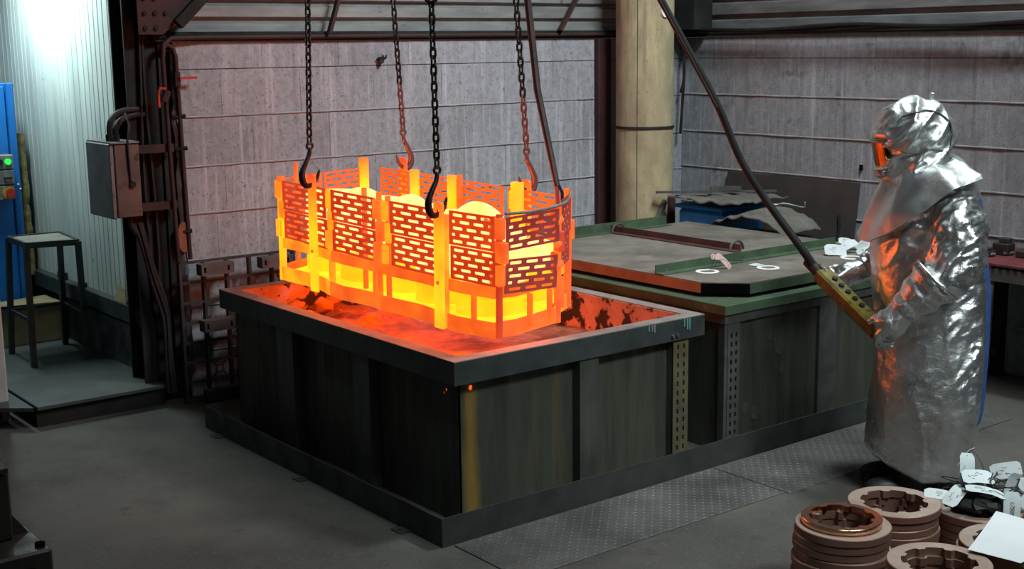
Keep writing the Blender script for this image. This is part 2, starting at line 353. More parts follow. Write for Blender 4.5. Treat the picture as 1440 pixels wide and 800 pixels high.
def block_wall(name, axis, pos, a0, a1, rows, first, Lb, inward):
    """masonry: recessed joint backing + one object per block + proud mortar beads"""
    bk = MB()
    if axis == 'x': bk.box((a0, pos+.012, 0), (a1, pos+.2, rows[-1]-.01))
    else: bk.box((pos+.012, a0, 0), (pos+.2, a1, rows[-1]-.01))
    root = struct(name, bk, 'mortar_dark')
    cache = {}
    for ri, (z0, z1) in enumerate(zip(rows, rows[1:])):
        off = first[ri % len(first)]
        e = [a0]; q = off
        while q < a1-.06:
            if q > a0+.06: e.append(q)
            q += Lb
        e.append(a1)
        for u0, u1 in zip(e, e[1:]):
            key = (round(u1-u0, 3), round(z1-z0, 3))
            if key not in cache:
                L_, h = key; m_ = MB()
                if axis == 'x': m_.box((.0004, 0, .002), (L_-.0004, .1, h-.002), .002)
                else: m_.box((0, .0004, .002), (.1, L_-.0004, h-.002), .002)
                cache[key] = m_.mesh('block')
            j = random.uniform(-.0012, .0012)
            link('block', cache[key], 'block', root, (u0, pos+j, z0) if axis == 'x' else (pos+j, u0, z0), world=True)
    for zr in rows[1:-2]:
        m_ = MB()
        pts = []
        n = 40
        for k in range(n+1):
            u = a0+(a1-a0)*k/n; d = -.001+random.uniform(-.003, .001); zz = zr+random.uniform(-.0015, .0015)
            pts.append((u, pos+d, zz) if axis == 'x' else (pos+d, u, zz))
        m_.tube(pts, .0058, 6); m_.build('mortar_bead', 'mortar', root, smooth=True)
    return root
rowsL = [0, .262, .533, .803, 1.073, 1.345, 1.625, 1.890, 2.045]
rowsR = [0, .29, .56, .83, 1.095, 1.360, 1.633, 1.892, 2.045]
block_wall('wall_left', 'x', YW, .215, 4.25, rowsL, [.0, .3, .17, .43, -.02, .171, -.019, .25], .515, 1)
block_wall('wall_right', 'y', XW, -1.6, 2.85, rowsR, [-1.5, -1.25, -1.4, -1.15, -1.35, -1.6, -1.2, -1.45], .515, 1)

def corrugated(name, m, axis, pos, a0, a1, z0, z1, pitch=.115, depth=.03):
    prof = []; zc = z0
    while zc < z1:
        prof += [(0, zc), (0, zc+pitch*.62), (depth, zc+pitch*.70), (depth, zc+pitch*.92)]; zc += pitch
    R = []
    for a in (a0, a1):
        R.append([((a, pos+d, z) if axis == 'x' else (pos+d, a, z)) for d, z in prof])
    bb = MB(); bb.loft(R, closed=False, caps=False)
    r = bmesh.ops.extrude_face_region(bb.bm, geom=bb.bm.faces[:])
    for v in r['geom']:
        if isinstance(v, bmesh.types.BMVert): v.co += V((0, .012, 0)) if axis == 'x' else V((.012, 0, 0))
    return struct(name, bb, m)
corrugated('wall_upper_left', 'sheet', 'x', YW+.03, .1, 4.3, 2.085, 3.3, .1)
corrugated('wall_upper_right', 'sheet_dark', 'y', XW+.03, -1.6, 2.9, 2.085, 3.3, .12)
b = MB(); b.box((.1, YW-.012, 2.047), (4.25, YW+.02, 2.064)); b.box((.1, YW-.02, 2.064), (4.25, YW+.02, 2.10)); struct('trim_1', b, 'beam')
b = MB(); b.box((XW-.015, -1.6, 2.047), (XW+.02, 2.85, 2.066)); b.box((XW-.02, -1.6, 2.066), (XW+.02, 2.85, 2.10)); struct('trim_2', b, 'beam')

# alcove: ribbed pale wall, rear wall, lower skirting, ledge
yy = [2.98]; prof = []
while yy[-1] < 5.75:
    y0 = yy[-1]; w_ = random.uniform(.05, .085); prof += [(0, y0), (0, y0+w_), (.003, y0+w_+.004), (.003, y0+w_+.012)]; yy.append(y0+w_+.016)
b = MB(); b.loft([[(.045+d, y, z) for d, y in prof] for z in (.52, 3.4)], closed=False, caps=False)
r = bmesh.ops.extrude_face_region(b.bm, geom=b.bm.faces[:])
for v in r['geom']:
    if isinstance(v, bmesh.types.BMVert): v.co += V((.03, 0, 0))
struct('wall_alcove', b, 'panel')
b = MB(); b.box((.05, 2.98, .0), (.12, 5.75, .53)); struct('wall_alcove_lower', b, 'alcove_low')
b = MB(); b.box((-2.6, 5.7, 0), (.12, 5.8, 3.4)); struct('wall_alcove_back', b, 'panel')
b = MB(); b.box((-.015, 2.99, .505), (.06, 5.7, .525)); b.box((-.015, 2.99, .415), (.0, 5.7, .505)); b.box((-.015, 2.99, .415), (.06, 5.7, .425)); struct('trim_3', b, 'stool')

# raised platform
t = thing('platform', 'low grey-green steel platform in the alcove behind the dark column', 'platform', (-.35, 3.5, 0))
b = MB(); b.box((-.70, 2.79, .095), (.04, 5.68, .12), .004); b.build('top_plate', 'platform', t)
b = MB(); b.box((-.70, 2.81, .0), (.03, 2.83, .095)); b.build('front_skirt', 'beam', t)
b = MB(); b.box((-.69, 2.83, .0), (-.67, 5.6, .095)); b.build('side_skirt', 'beam', t)
bb = MB(); bb.plate([(-.72, 2.78), (-.72, 3.6), (-.86, 3.6), (-.86, 2.9)], [], .02, Matrix.Translation((0, 0, .10))); bb.build('side_plate', 'platform', t)
b = MB(); b.box((-.86, 2.95, 0), (-.84, 3.6, .1)); b.build('side_skirt', 'beam', t)

b = MB(); b.box((-1.35, 3.02, 0), (-.775, 3.14, 2.6), .01); struct('wall_pier', b, 'white_wall')

# ------------------------------------------------------------------ steel column with pipes
t = thing('steel_column', 'dark steel H-section column at the left end of the block wall', 'column', (.06, 2.93, 0))
b = MB(); b.box((-.05, 2.88, 0), (.13, 2.895, 3.3)); b.build('flange', 'beam', t)
b = MB(); b.box((.032, 2.895, 0), (.047, 3.06, 3.3)); b.build('web', 'beam', t)
b = MB(); b.box((-.05, 3.06, 0), (.13, 3.075, 3.3)); b.build('flange', 'beam', t)
b = MB(); b.box((.135, 2.865, 0), (.2, 3.0, 2.3)); b.build('packing', 'beam', t)
bb = MB(); bb.plate([(-.0, 2.085), (.14, 2.085), (.40, 2.30), (.40, 2.6), (0, 2.6)], [], .014, frame((0, 2.80, 0), (1, 0, 0), (0, 0, 1))); bb.build('gusset_plate', 'beam_red', t)
bm_ = MB(); bm_.tube([(0, 0, 0), (0, -.012, 0)], .013, 6); bolt = bm_.mesh('bolt')
for x, z in ((.04, 2.12), (.10, 2.12), (.04, 2.2), (.10, 2.2), (.16, 2.2), (.04, 2.28), (.10, 2.28)): link('bolt', bolt, 'beam', t, (x, 2.788, z))
b = MB(); b.beam((.22, 2.77, 2.14), (.62, 2.77, 2.52), .05, .06); b.build('brace', 'beam', t)
# ragged wall end (broken plaster)
for k in range(1):
    P = []
    z = .15
    while z < 2.04:
        P.append((.20+noise.noise(V((0, 0, z*9)))*.022+.012, 2.845, z)); z += .05
    b = MB(); b.tube(P, [.022+.012*noise.noise(V((3, 0, z[2]*14))) for z in P], 7); tag(b.build('broken_plaster_edge', 'mortar_dark', smooth=True), 'ragged dark plaster edge running down beside the dark column', 'plaster')
def pipe(name, label, pts, r, m='beam_red', group=None, extra=None):
    t = thing(name, label, 'pipe', pts[-1] if pts[-1][2] < pts[0][2] else pts[0], group=group)
    b = MB(); b.tube(pts, r, 10); b.build('tube', m, t, smooth=True); return t
tp = pipe('supply_pipe', 'dark red vertical pipe with a red lever valve beside the ragged wall edge', [(.235, 2.815, .82), (.225, 2.815, 1.4), (.217, 2.815, 1.96), (.205, 2.815, 2.01), (.17, 2.815, 2.03), (.14, 2.815, 2.01), (.125, 2.815, 1.96)], .013)
b = MB(); b.tube([(.217, 2.815, 1.80), (.217, 2.815, 1.88)], .022, 8); b.build('valve_body', 'beam_red', tp)
b = MB(); b.beam((.222, 2.79, 1.845), (.325, 2.79, 1.847), .012, .014); b.build('lever', 'red_paint', tp)
for z in (1.63, 1.45, .98):
    b = MB(); b.tube([(.19, 2.83, z), (.25, 2.80, z+.005)], .012, 6); b.build('clamp', 'beam', tp)
tp = pipe('standpipe', 'thick dark red pipe rising along the column to the top rail', [(.165, 2.79, .12), (.155, 2.79, .7), (.14, 2.79, 1.4), (.13, 2.79, 1.95), (.14, 2.79, 2.03), (.19, 2.80, 2.065), (.4, 2.822, 2.068), (2.0, 2.825, 2.071), (3.6, 2.825, 2.072)], .013)
b = MB(); b.tube([(.115, 2.775, 1.72), (.14, 2.775, 1.78)], .024, 8); b.build('valve_body', 'beam_red', tp)
b = MB(); b.tube([(.12, 2.75, 1.79), (.085, 2.75, 1.795), (.075, 2.75, 1.76), (.075, 2.75, 1.69)], .0095, 6); b.build('lever', 'red_paint', tp)
for z in (1.46, 1.14):
    b = MB(); b.box((-.06, 2.80, z-.02), (.17, 2.83, z+.025)); tag(b.build('mounting_bracket', 'beam_red'), 'upper flat bracket holding the junction box to the column' if z > 1.3 else 'lower flat bracket holding the junction box to the column', 'bracket')
tp = thing('conduit_bundle', 'bundle of black cables running down the dark column to the floor', 'cables', (.05, 2.83, 0))
for k in range(3):
    dx = k*.018; P = []
    for j in range(12):
        z = 1.06-.09*j; s_ = max(0, .55-z)
        P.append((-.09+dx+min(.13, (1.06-z)*.25)+.005*math.sin(j*1.1+k), 2.80-.01*k % .02-.03*math.sin(min(1, s_)*2.5), max(.02, z)))
    b = MB(); b.tube(P, .012, 6); b.build('cable', 'rubber', tp, smooth=True)
for k in range(2):
    P = [(.02+.035*k, 2.86, 2.6-.25*j) for j in range(9)]
    P = [(x+.012*math.sin(j*.9+k*2), y, z) for j, (x, y, z) in enumerate(P)]
    b = MB(); b.tube(P, .010, 6); b.build('cable', 'rubber', tp, smooth=True)

# junction box
t = thing('junction_box', 'rusty grey steel junction box with cables on its top, hung on the column', 'junction box', (-.12, 2.9, 1.1))
b = MB(); b.box((-.195, 2.75, 1.10), (-.055, 3.09, 1.50), .004); b.build('body', 'rust_box', t)
b = MB(); b.box((-.222, 2.755, 1.095), (-.196, 3.10, 1.505), .005); b.build('door', 'grey_paint', t)
b = MB(); b.box((-.215, 2.742, 1.505), (-.054, 3.1, 1.513)); b.build('rain_lip', 'grey_paint', t)
b = MB(); b.tube([(-.105, 2.75, 1.28), (-.105, 2.738, 1.28)], .018, 8); b.build('knockout_plug', 'beam', t)
for k, (x0, zt, xe) in enumerate(((-.17, 1.66, .0), (-.14, 1.63, .03))):
    b = MB(); P = [(x0, 2.86, 1.51), (x0+.005, 2.86, zt-.05), (x0+.05, 2.87, zt), ((x0+xe)/2+.04, 2.87, zt+.02), (xe, 2.87, zt+.02)]
    b.limb(P, [.017]*5, 8); o = b.build('cable', 'rubber', t, smooth=True)
    b = MB(); b.tube([(x0, 2.86, 1.51), (x0, 2.86, 1.55)], .024, 8); b.build('gland', 'beam', t)
b = MB(); b.limb([(-.115, 2.745, 1.30), (-.12, 2.742, 1.52), (-.10, 2.76, 1.60), (-.09, 2.82, 1.66)], [.006]*4, 6); b.build('cable', 'rubber', t, smooth=True)
b = MB(); b.limb([(-.11, 2.80, 1.11), (-.105, 2.80, 1.04), (-.06, 2.81, .98)], [.016]*3, 8); b.build('cable', 'rubber', t, smooth=True)
t = thing('conduit_outlet', 'small grey conduit outlet with a bent pipe on the pale ribbed wall', 'outlet', (.0, 3.25, 1.55))
b = MB(); b.box((.005, 3.19, 1.56), (.045, 3.27, 1.65), .004); b.build('box', 'grey_paint', t)
b = MB(); b.limb([(.03, 3.2, 1.64), (.03, 3.2, 1.76), (.03, 3.16, 1.79), (.03, 3.0, 1.79)], [.008]*4, 8); b.build('conduit', 'beam', t, smooth=True)

# ------------------------------------------------------------------ round pillar and corner pipes
t = thing('round_pillar', 'yellowish round concrete pillar standing in the corner of the hall', 'pillar', (3.52, 2.5, 0))
b = MB(); b.tube([(3.52, 2.5, 0), (3.52, 2.5, 1.43)], .2, 40); b.build('lower_drum', 'pillar', t, smooth=True)
b = MB(); b.tube([(3.52, 2.5, 1.434), (3.52, 2.5, 3.3)], .2, 40); b.build('upper_drum', 'pillar', t, smooth=True)
b = MB(); b.tube([(3.52, 2.5, 1.424), (3.52, 2.5, 1.442)], .2065, 40); b.build('joint_ring', 'beam', t, smooth=True)
d = V((-2.8262-3.52, -4.0992-2.5, 0)).normalized(); sd = V((-d.y, d.x, 0))
for a in (-.25,):
    q = V((3.52, 2.5, 0))+(d*math.cos(a)+sd*math.sin(a))*.2005
    b = MB(); b.box((q.x-.002, q.y-.002, .3), (q.x+.002, q.y+.002, 3.3)); b.build('shutter_seam', 'mortar_dark', t)
q = V((3.52, 2.5, 2.21))+(d*math.cos(.72)+sd*math.sin(.72))*.2
b = MB(); b.tube([q, q+(d*math.cos(.72)+sd*math.sin(.72))*.012], .034, 14); b.build('marker_disc', 'white_ring', t)
tp = pipe('rain_pipe', 'dark vertical drain pipe in the corner right of the round pillar', [(4.02, 2.78, .1), (4.02, 2.78, 3.2)], .032, 'grey_paint')
for z in (.9, 1.25, 1.9):
    b = MB(); b.tube([(4.02, 2.78, z), (4.02, 2.78, z+.03)], .042, 10); b.build('collar', 'grey_paint', tp)
b = MB(); b.box((3.36, 2.80, 0), (3.48, 2.845, 2.04), .004); tag(b.build('wall_strip', 'beam_red'), 'dark reddish flat strip on the block wall left of the round pillar', 'post')  # upright dark reddish strip beside the pillar
b = MB(); b.box((4.05, 2.55, 2.1), (4.24, 2.8, 3.2)); tag(b.build('corner_post', 'beam'), 'dark green-black post above the wall in the corner', 'post')
tp = thing('cable_run', 'loose dark cables sagging along the top of the right wall', 'cables', (4.1, 2.0, 2.05))
for k in range(3):
    P = [(4.17-.02*k, 2.72-.32*j, 2.075+.012*k+.012*math.sin(j*1.3+k)) for j in range(13)]
    if k < 2: P = [(4.14, 2.76, 1.35+.3*k), (4.15, 2.74, 1.75), (4.15, 2.74, 2.0)]+P
    b = MB(); b.limb(P, [.011]*len(P), 6); b.build('cable', 'rubber', tp, smooth=True)

for (x0, z0, x1, z1, lab) in ((1.19, 2.09, 1.30, 2.40, 'red-brown diagonal brace strip above the second chain'), (3.0, 2.10, 3.22, 2.42, 'red-brown diagonal brace strip beside the round pillar')):
    b = MB(); b.beam((x0, 2.79, z0), (x1, 2.79, z1), .02, .035, (0, 1, 0)); tag(b.build('brace_strip', 'beam_red'), lab, 'brace')
tr = thing('wire_clump', 'small dark knot of wire stuck on the upper block wall', 'wire', (1.57, 2.84, 1.93))
b = MB()
for k in range(6):
    a = (.1, .5, 2.9, 4.4, 4.9, 5.6)[k]; l_ = (.05, .03, .022, .045, .03, .02)[k]; b.limb([(1.57, 2.845, 1.93), (1.57+l_*.6*math.cos(a), 2.825, 1.93+l_*.6*math.sin(a)), (1.57+l_*math.cos(a+.3), 2.835, 1.93+l_*math.sin(a+.3))], [.012, .008, .005], 5)
b.build('strands', 'rubber', tr, smooth=True)

# ================================================================== QUENCH TANKS
def rim_frame(t, x0, y0, x1, y1, z1, h, wd, mside, mtop):
    for nm, lo, hi in (('rim_beam', (x0, y0, z1-h), (x1, y0+wd, z1-.004)), ('rim_beam', (x0, y1-wd, z1-h), (x1, y1, z1-.004)),
                       ('rim_beam', (x0, y0+wd, z1-h), (x0+wd, y1-wd, z1-.004)), ('rim_beam', (x1-wd, y0+wd, z1-h), (x1, y1-wd, z1-.004))):
        b = MB(); b.box(lo, hi); b.build(nm, mside, t)
    for lo, hi in (((x0, y0, z1-.004), (x1, y0+wd, z1)), ((x0, y1-wd, z1-.004), (x1, y1, z1)), ((x0, y0+wd, z1-.004), (x0+wd, y1-wd, z1)), ((x1-wd, y0+wd, z1-.004), (x1, y1-wd, z1))):
        b = MB(); b.box(lo, hi); b.build('rim_cap', mtop, t)
def slotted_angle(parent, x, y, z0, z1, wd, m, name='slotted_angle'):
    holes = []; z = z0+.04
    k = 0
    while z < z1-.04:
        for c in (.3, .7): holes.append(stadium(0, 0, .001, .001, 1) and [(wd*c-.006, z-z0), (wd*c+.006, z-z0), (wd*c+.006, z-z0+.024), (wd*c-.006, z-z0+.024)])
        z += .045; k += 1
    b = MB(); b.plate(rect(0, 0, wd, z1-z0), holes, .004, frame((x, y, z0), (1, 0, 0), (0, 0, 1)))
    return b.build(name, m, parent)
X0, Y0, X1, Y1, ZR = .148, .100, 1.616, 2.274, .732
t = thing('quench_tank', 'open dark steel quench tank under the glowing basket', 'tank', (.88, 1.19, 0))
rim_frame(t, X0, Y0, X1, Y1, ZR, .1015, .075, 'rim', 'rim_top')
bx0, by0, bx1, by1 = X0+.066, Y0+.064, X1-.069, Y1-.05
hole = [(.276-bx0+.0115*math.cos(a*PI/5), .591+.0115*math.sin(a*PI/5)) for a in range(10)]
b = MB(); b.plate(rect(0, 0, bx1-bx0, .66), [hole], .006, frame((bx0, by0+.006, 0), (1, 0, 0), (0, 0, 1))); b.build('wall_plate', 'tank_front', t)
hl = [[(y-by0+r_*math.cos(a*PI/4), z+r_*math.sin(a*PI/4)) for a in range(8)] for y, z, r_ in ((.258, .574, .0075), (.274, .559, .006))]
b = MB(); b.plate(rect(0, 0, by1-by0, .66), hl, .006, frame((bx0, by0, 0), (0, 1, 0), (0, 0, 1))); b.build('wall_plate', 'tank', t)
b = MB(); b.box((bx1-.006, by0, 0), (bx1, by1, .66)); b.build('wall_plate', 'tank', t)
b = MB(); b.box((bx0, by1-.006, 0), (bx1, by1, .66)); b.build('wall_plate', 'tank', t)
i0 = .0755
def liner(lo, hi): 
    b = MB(); b.box(lo, hi); b.build('liner', 'tank_inside', t)
liner((X0+i0, Y1-i0-.004, .2), (X1-i0, Y1-i0, ZR-.006)); liner((X1-i0-.004, Y0+i0, .2), (X1-i0, Y1-i0, ZR-.006))
b = MB(); b.box((bx0+.01, by0+.01, .05), (bx1-.01, by1-.01, .07)); b.build('base_plate', 'tank', t)
for y0, y1 in ((1.50, 1.665), (.79, .925)):
    b = MB(); b.box((bx0-.052, y0, 0), (bx0, y1, .64)); b.build('stiffener', 'rib_steel', t)
b = MB(); b.box((.838, by0-.052, 0), (.948, by0, .64)); b.build('stiffener', 'rib_steel', t)
slotted_angle(t, 1.425, by0-.044, .0, .64, .10, 'slot_yellow')
b = MB(); b.box((bx1-.12, by0-.038, 0), (bx1-.04, by0, .63)); b.build('corner_leg', 'slot_grey', t)
b = MB()
for k in range(2): b.tube([(1.40+.03*k, Y0-.002, .655), (1.40+.03*k, Y0-.012, .655)], .009, 6)
b.build('bolt_pair', 'slot_grey', t)
mat('teal_paint', (.05, .3, .3), (.03, .2, .2), scale=20, rough=.5, bump=.1)
for x, l_, m_ in ((1.27, .022, 'rim_top'), (1.285, .03, 'rim_top'), (1.25, .02, 'teal_paint'), (1.50, .045, 'rim_top'), (1.515, .05, 'teal_paint'), (1.48, .03, 'teal_paint')):
    b = MB(); b.plate([(x-.003, ZR-.012-l_), (x+.001, ZR-.015-l_), (x+.004, ZR-.01-l_), (x+.005, ZR-.006), (x-.005, ZR-.006)], [], .001, frame((0, Y0, 0), (1, 0, 0), (0, 0, 1))); b.build('paint_drip', m_, t)
# quench bath with crusted scale at the far end
G = 60
b = MB(); grid = []
for i in range(G+1):
    row = []
    for j in range(G+1):
        x = bx0+.009+(X1-i0-.006-bx0-.009)*i/G; y = by0+.009+(Y1-i0-.006-by0-.009)*j/G
        z = .538+.010*noise.noise(V((x*7, y*7, 0)))+.006*noise.noise(V((x*19, y*19, 3)))
        fl = max(0, min(1, (y-1.45)/.5)); z += fl*.07*max(0, noise.noise(V((x*8, y*8, 7)))+.35)
        row.append(b.bm.verts.new((x, y, z)))
    grid.append(row)
for i in range(G):
    for j in range(G): b.bm.faces.new((grid[i][j], grid[i+1][j], grid[i+1][j+1], grid[i][j+1]))
o = tag(b.build('quench_bath', 'liquid', smooth=True), 'scummy reddish quench bath rippling inside the open tank', 'liquid'); o['kind'] = 'stuff'
for k, (x, y, r_) in enumerate(((.36, 2.02, .07), (.50, 2.08, .05), (.42, 1.83, .045), (.62, 2.0, .06), (.32, 1.9, .035))):
    b = MB(); b.ball((x, y, .615), (r_, r_*.9, r_*.7), 16, 10)
    for v in b.bm.verts: v.co += V((noise.noise(v.co*28), noise.noise(v.co*28+V((5, 0, 0))), noise.noise(v.co*28+V((0, 5, 0)))))*.018
    tag(b.build('scale_lump', 'crust', smooth=True), ('largest pale lump of scale at the far left of the open tank', 'pale scale lump behind the largest one in the open tank', 'pale scale lump in front of the left basket post', 'scale lump under the left end of the basket', 'smallest scale lump beside the left tank rim')[k], 'scale', 'scale lumps in the tank')

# containment curb
t = thing('containment_curb', 'low dark steel curb on the floor around both tanks', 'curb', (0, 0, 0))
b = MB(); b.box((0, 0, 0), (3.55, .006, .1234)); b.build('front_strip', 'curb', t)
b = MB(); b.box((0, .006, 0), (.006, 2.21, .1234)); b.build('side_strip', 'curb', t)
b = MB(); b.box((0, 2.204, 0), (.10, 2.21, .1234)); b.build('return_strip', 'curb', t)
for y in (.27, 1.13, 2.02):
    b = MB(); b.box((-.05, y-.035, 0), (0, y+.035, .006)); b.tube([(-.025, y, .006), (-.025, y, .011)], .011, 6); b.build('anchor_tab', 'curb', t)

# second tank, closed
t = thing('closed_tank', 'closed dark green quench tank behind the worker, under a dusty lid', 'tank', (2.6, 1.1, 0))
x0, y0, x1, y1 = 1.76, .10, 3.40, 1.98
b = MB(); b.box((x0+.03, y0+.03, 0), (x1-.03, y1-.03, .66)); b.build('body', 'tank', t)
b = MB(); b.box((x0-.0, y0, .70), (x1, y1, .75), .003); b.build('rim_plate', 'green', t)
b = MB(); b.box((x0+.012, y0+.012, .655), (x1-.012, y1-.012, .70)); b.build('rim_beam', 'slot_grey', t)
for xa in (2.49, 3.2):
    b = MB(); b.box((xa, y0+.012, 0), (xa+.14, y0+.03, .655)); b.build('stiffener', 'slot_grey', t)
slotted_angle(t, 1.80, y0+.02, .0, .655, .085, 'slot_grey')
b = MB(); b.box((x0+.02, y0+.02, .0), (x0+.05, y0+.06, .655)); b.build('corner_leg', 'slot_grey', t)
for (x, z, a, c) in ((2.20, .52, .05, .09), (2.12, .56, .025, .04), (2.22, .36, .018, .035), (2.02, .16, .03, .035), (1.95, .2, .02, .03)):
    pts = [(x+a*math.cos(k*PI/5)*(1+.35*noise.noise(V((k, x*9, 0)))), z+c*math.sin(k*PI/5)*(1+.35*noise.noise(V((k, z*9, 4))))) for k in range(10)]
    b = MB(); b.plate(pts, [], .001, frame((0, y0+.03, 0), (1, 0, 0), (0, 0, 1))); b.build('paint_patch', 'patch', t)
# lid
t = thing('tank_lid', 'dusty chamfered steel lid resting on the closed tank', 'lid', (2.6, 1.0, .75))
out = [(2.005, .165), (3.42, .165), (3.42, 1.98), (1.82, 1.98), (1.84, .34)]
b = MB(); b.plate(out, [], .006, Matrix.Translation((0, 0, .819))); b.build('deck', 'lid_dust', t)
for a_, b_, m in ((out[0], out[1], 'green'), (out[3], out[4], 'lid_edge_lit'), (out[4], out[0], 'black_hole'), (out[1], out[2], 'green'), (out[2], out[3], 'green')):  # black chamfer strip stands in for the darkness of an open gap
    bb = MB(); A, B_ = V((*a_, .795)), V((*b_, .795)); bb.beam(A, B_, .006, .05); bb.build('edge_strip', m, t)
for x, y in ((1.95, .75), (1.95, 1.6), (3.2, .3), (2.3, .3), (3.2, 1.8)):
    b = MB(); b.box((x-.02, y-.02, .75), (x+.02, y+.02, .819)); b.build('support_block', 'beam', t)
b = MB(); b.box((1.835, .655, .825), (3.30, .663, .872)); b.box((1.835, .60, .825), (3.30, .655, .831)); b.build('angle_bar', 'green', t)
b = MB(); b.box((1.95, 1.955, .825), (3.20, 1.963, .885)); b.box((1.95, 1.90, .825), (3.2, 1.955, .831)); b.build('angle_bar', 'green', t)
b = MB(); b.box((2.705, .86, .825), (2.713, 1.96, .868)); b.box((2.66, .86, .825), (2.705, 1.96, .832)); b.build('angle_bar', 'maroon', t)
for y in (.93, 1.93):
    b = MB(); b.tube([(2.74+.055*math.cos(a*PI/10), y-.01, .828+.05*math.sin(a*PI/10)) for a in range(11)], .0085, 7); b.build('lifting_loop', 'slot_grey', t, smooth=True)
b = MB(); b.box((1.90, 1.55, .825), (1.935, 1.98, .838)); b.build('edge_strip', 'lid_edge_lit', t)

# ================================================================== GLOWING BASKET
BO = V((.70, 1.0, .797)); BROT = (.021, 0, 0)
bk = thing('furnace_basket', 'glowing orange perforated steel basket hanging over the open tank', 'basket', BO, BROT)
def L(x, y, z): return V((x-BO.x, y-BO.y, z))          # z counted from the basket's base
def bput(mb, name, m, smooth=False, parent=None):
    return mb.build(name, m, parent or bk, smooth=smooth, world=False)
outl = [(.33, 1.90), (.335, 1.5), (.345, .80), (.385, .40), (.42, .19), (.52, .16), (.78, .235), (1.06, .48), (1.07, 1.2), (1.05, 2.0), (1.0, 2.14), (.6, 2.02)]
def band(z0, z1, off, m, name, th=.010, wave=.0):
    n = len(outl); cx, cy = .7, 1.1
    P = []
    for k in range(n):
        a, c = V(outl[k]), V(outl[(k+1) % n]); m_ = max(1, int((c-a).length/.11))
        for j in range(m_): P.append(a.lerp(c, j/m_))
    Q = []
    for i, q in enumerate(P):
        d_ = V((q.x-cx, (q.y-cy)*.45)).normalized(); Q.append(q+d_*(off+wave*math.sin(i*1.7)))
    N_ = len(Q); seg = 4
    for s0 in range(0, N_, seg):
        idx = [(s0+j) % N_ for j in range(seg+1)] if s0+seg <= N_ else [(s0+j) % N_ for j in range(N_-s0+1)]
        mb = MB(); R = []
        for i in idx:
            q = Q[i]; d_ = V((q.x-cx, (q.y-cy)*.45)).normalized(); wz = wave*.5*math.sin(i*.9)
            R.append([L(q.x, q.y, z0+wz), L(q.x+d_.x*th, q.y+d_.y*th, z0+wz), L(q.x+d_.x*th, q.y+d_.y*th, z1+wz), L(q.x, q.y, z1+wz)])
        mb.loft(R); bput(mb, name, m if (s0//seg) % 4 else 'hot_gold')
band(.0, .07, .0, 'hot_orange', 'base_band', wave=.012)
band(.170, .222, -.008, 'hot_orange', 'middle_band', wave=.006)
# base grate
mb = MB(); mb.plate([tuple((p-V((.7, 1.1)))*.94 for p in [V(q)])[0].to_tuple() for q in outl], [], .02, Matrix.Translation((0, .1, .03))); bput(mb, 'base_plate', 'hot_base')
def perf(A, B, z0, z1, m, dz=0, nl=3, th=.006, name='perforated_plate'):
    A, B = V(A), V(B); wd = (B-A).length; h = z1-z0; rows = 5; holes = []
    pit = wd*.94/nl; sl = pit*.76; sh = h/rows*.46
    for r in range(rows):
        zc = h*(r+.60)/(rows+.2)
        if r % 2 == 0:
            for k in range(nl): holes.append(stadium(wd*.03+pit*(k+.5), zc, sl, sh))
        else:
            holes.append(stadium(wd*.03+pit*.20, zc, pit*.30, sh))
            for k in range(nl-1): holes.append(stadium(wd*.03+pit*(k+1), zc, sl, sh))
            holes.append(stadium(wd*.97-pit*.20, zc, pit*.30, sh))
    u = V((B.x-A.x, B.y-A.y, dz)).normalized(); v = V((0, 0, 1)); v = (v-u*v.dot(u)).normalized()
    mb = MB(); mb.plate(rect(0, 0, wd, h), holes, th, frame(L(A.x, A.y, z0), u, v)); return bput(mb, name, m)
ZL0, ZL1, ZU0, ZU1 = .222, .368, .374, .522
for (A, B) in (((.338, 1.855), (.338, 1.42)), ((.342, 1.375), (.345, .985)), ((.345, .855), (.362, .50)), ((.385, .445), (.418, .17))):
    nl = 3
    perf(A, B, ZL0, ZL1, 'hot_red', nl=nl); perf((A[0]-.006, A[1]), (B[0]-.006, B[1]), ZU0, ZU1, 'hot_red', nl=nl)
perf((.45, .155), (.775, .205), ZL0-.03, ZL1-.03, 'hot_dull', dz=-.02); perf((.455, .15), (.785, .20), ZU0, ZU1-.005, 'hot_dull', dz=.004)
perf((.86, .285), (1.05, .445), ZL0+.01, ZL1, 'hot_dull'); perf((.865, .28), (1.055, .44), ZU0, ZU1+.02, 'hot_dull')
for (a0, a1) in ((.53, .92), (.96, 1.36), (1.40, 1.74), (1.80, 2.08)):
    perf((1.066, a0), (1.064, a1), ZL0, ZL1, 'hot_back'); perf((1.066, a0), (1.064, a1), ZU0, ZU1, 'hot_back')
for (A, B) in (((.37, 1.94), (.66, 2.035)), ((.68, 2.045), (.96, 2.125))):
    perf(A, B, ZL0, ZL1, 'hot_back'); perf(A, B, ZU0, ZU1, 'hot_back')
# posts: tube with stacked square sleeves
def post(x, y, z1, r_, m, sleeves=0, ms='hot_orange', w_=.05):
    mb = MB(); mb.tube([L(x, y, .0), L(x, y, z1)], r_, 10); p_ = bput(mb, 'post', m, True)
    for k in range(sleeves):
        zz = .225+k*.1; off = .012*(-1)**k
        mb = MB(); mb.box(L(x-.018, y-w_/2+off, zz), L(x+.016, y+w_/2+off, zz+.093), .006); s_ = bput(mb, 'sleeve', ms, parent=p_)
post(.335, 1.885, .54, .019, 'hot_bar', 3, 'hot_gold', .055)
post(.345, 1.40, .50, .016, 'hot_gold', 3, 'hot_gold')
post(.342, .955, .55, .013, 'hot_orange', 3, 'hot_orange', .052)
post(.345, .885, .54, .013, 'hot_orange', 3, 'hot_gold', .046)
post(.372, .47, .50, .016, 'hot_gold', 0)
post(.432, .165, .53, .015, 'hot_red', 3, 'hot_orange', .078)
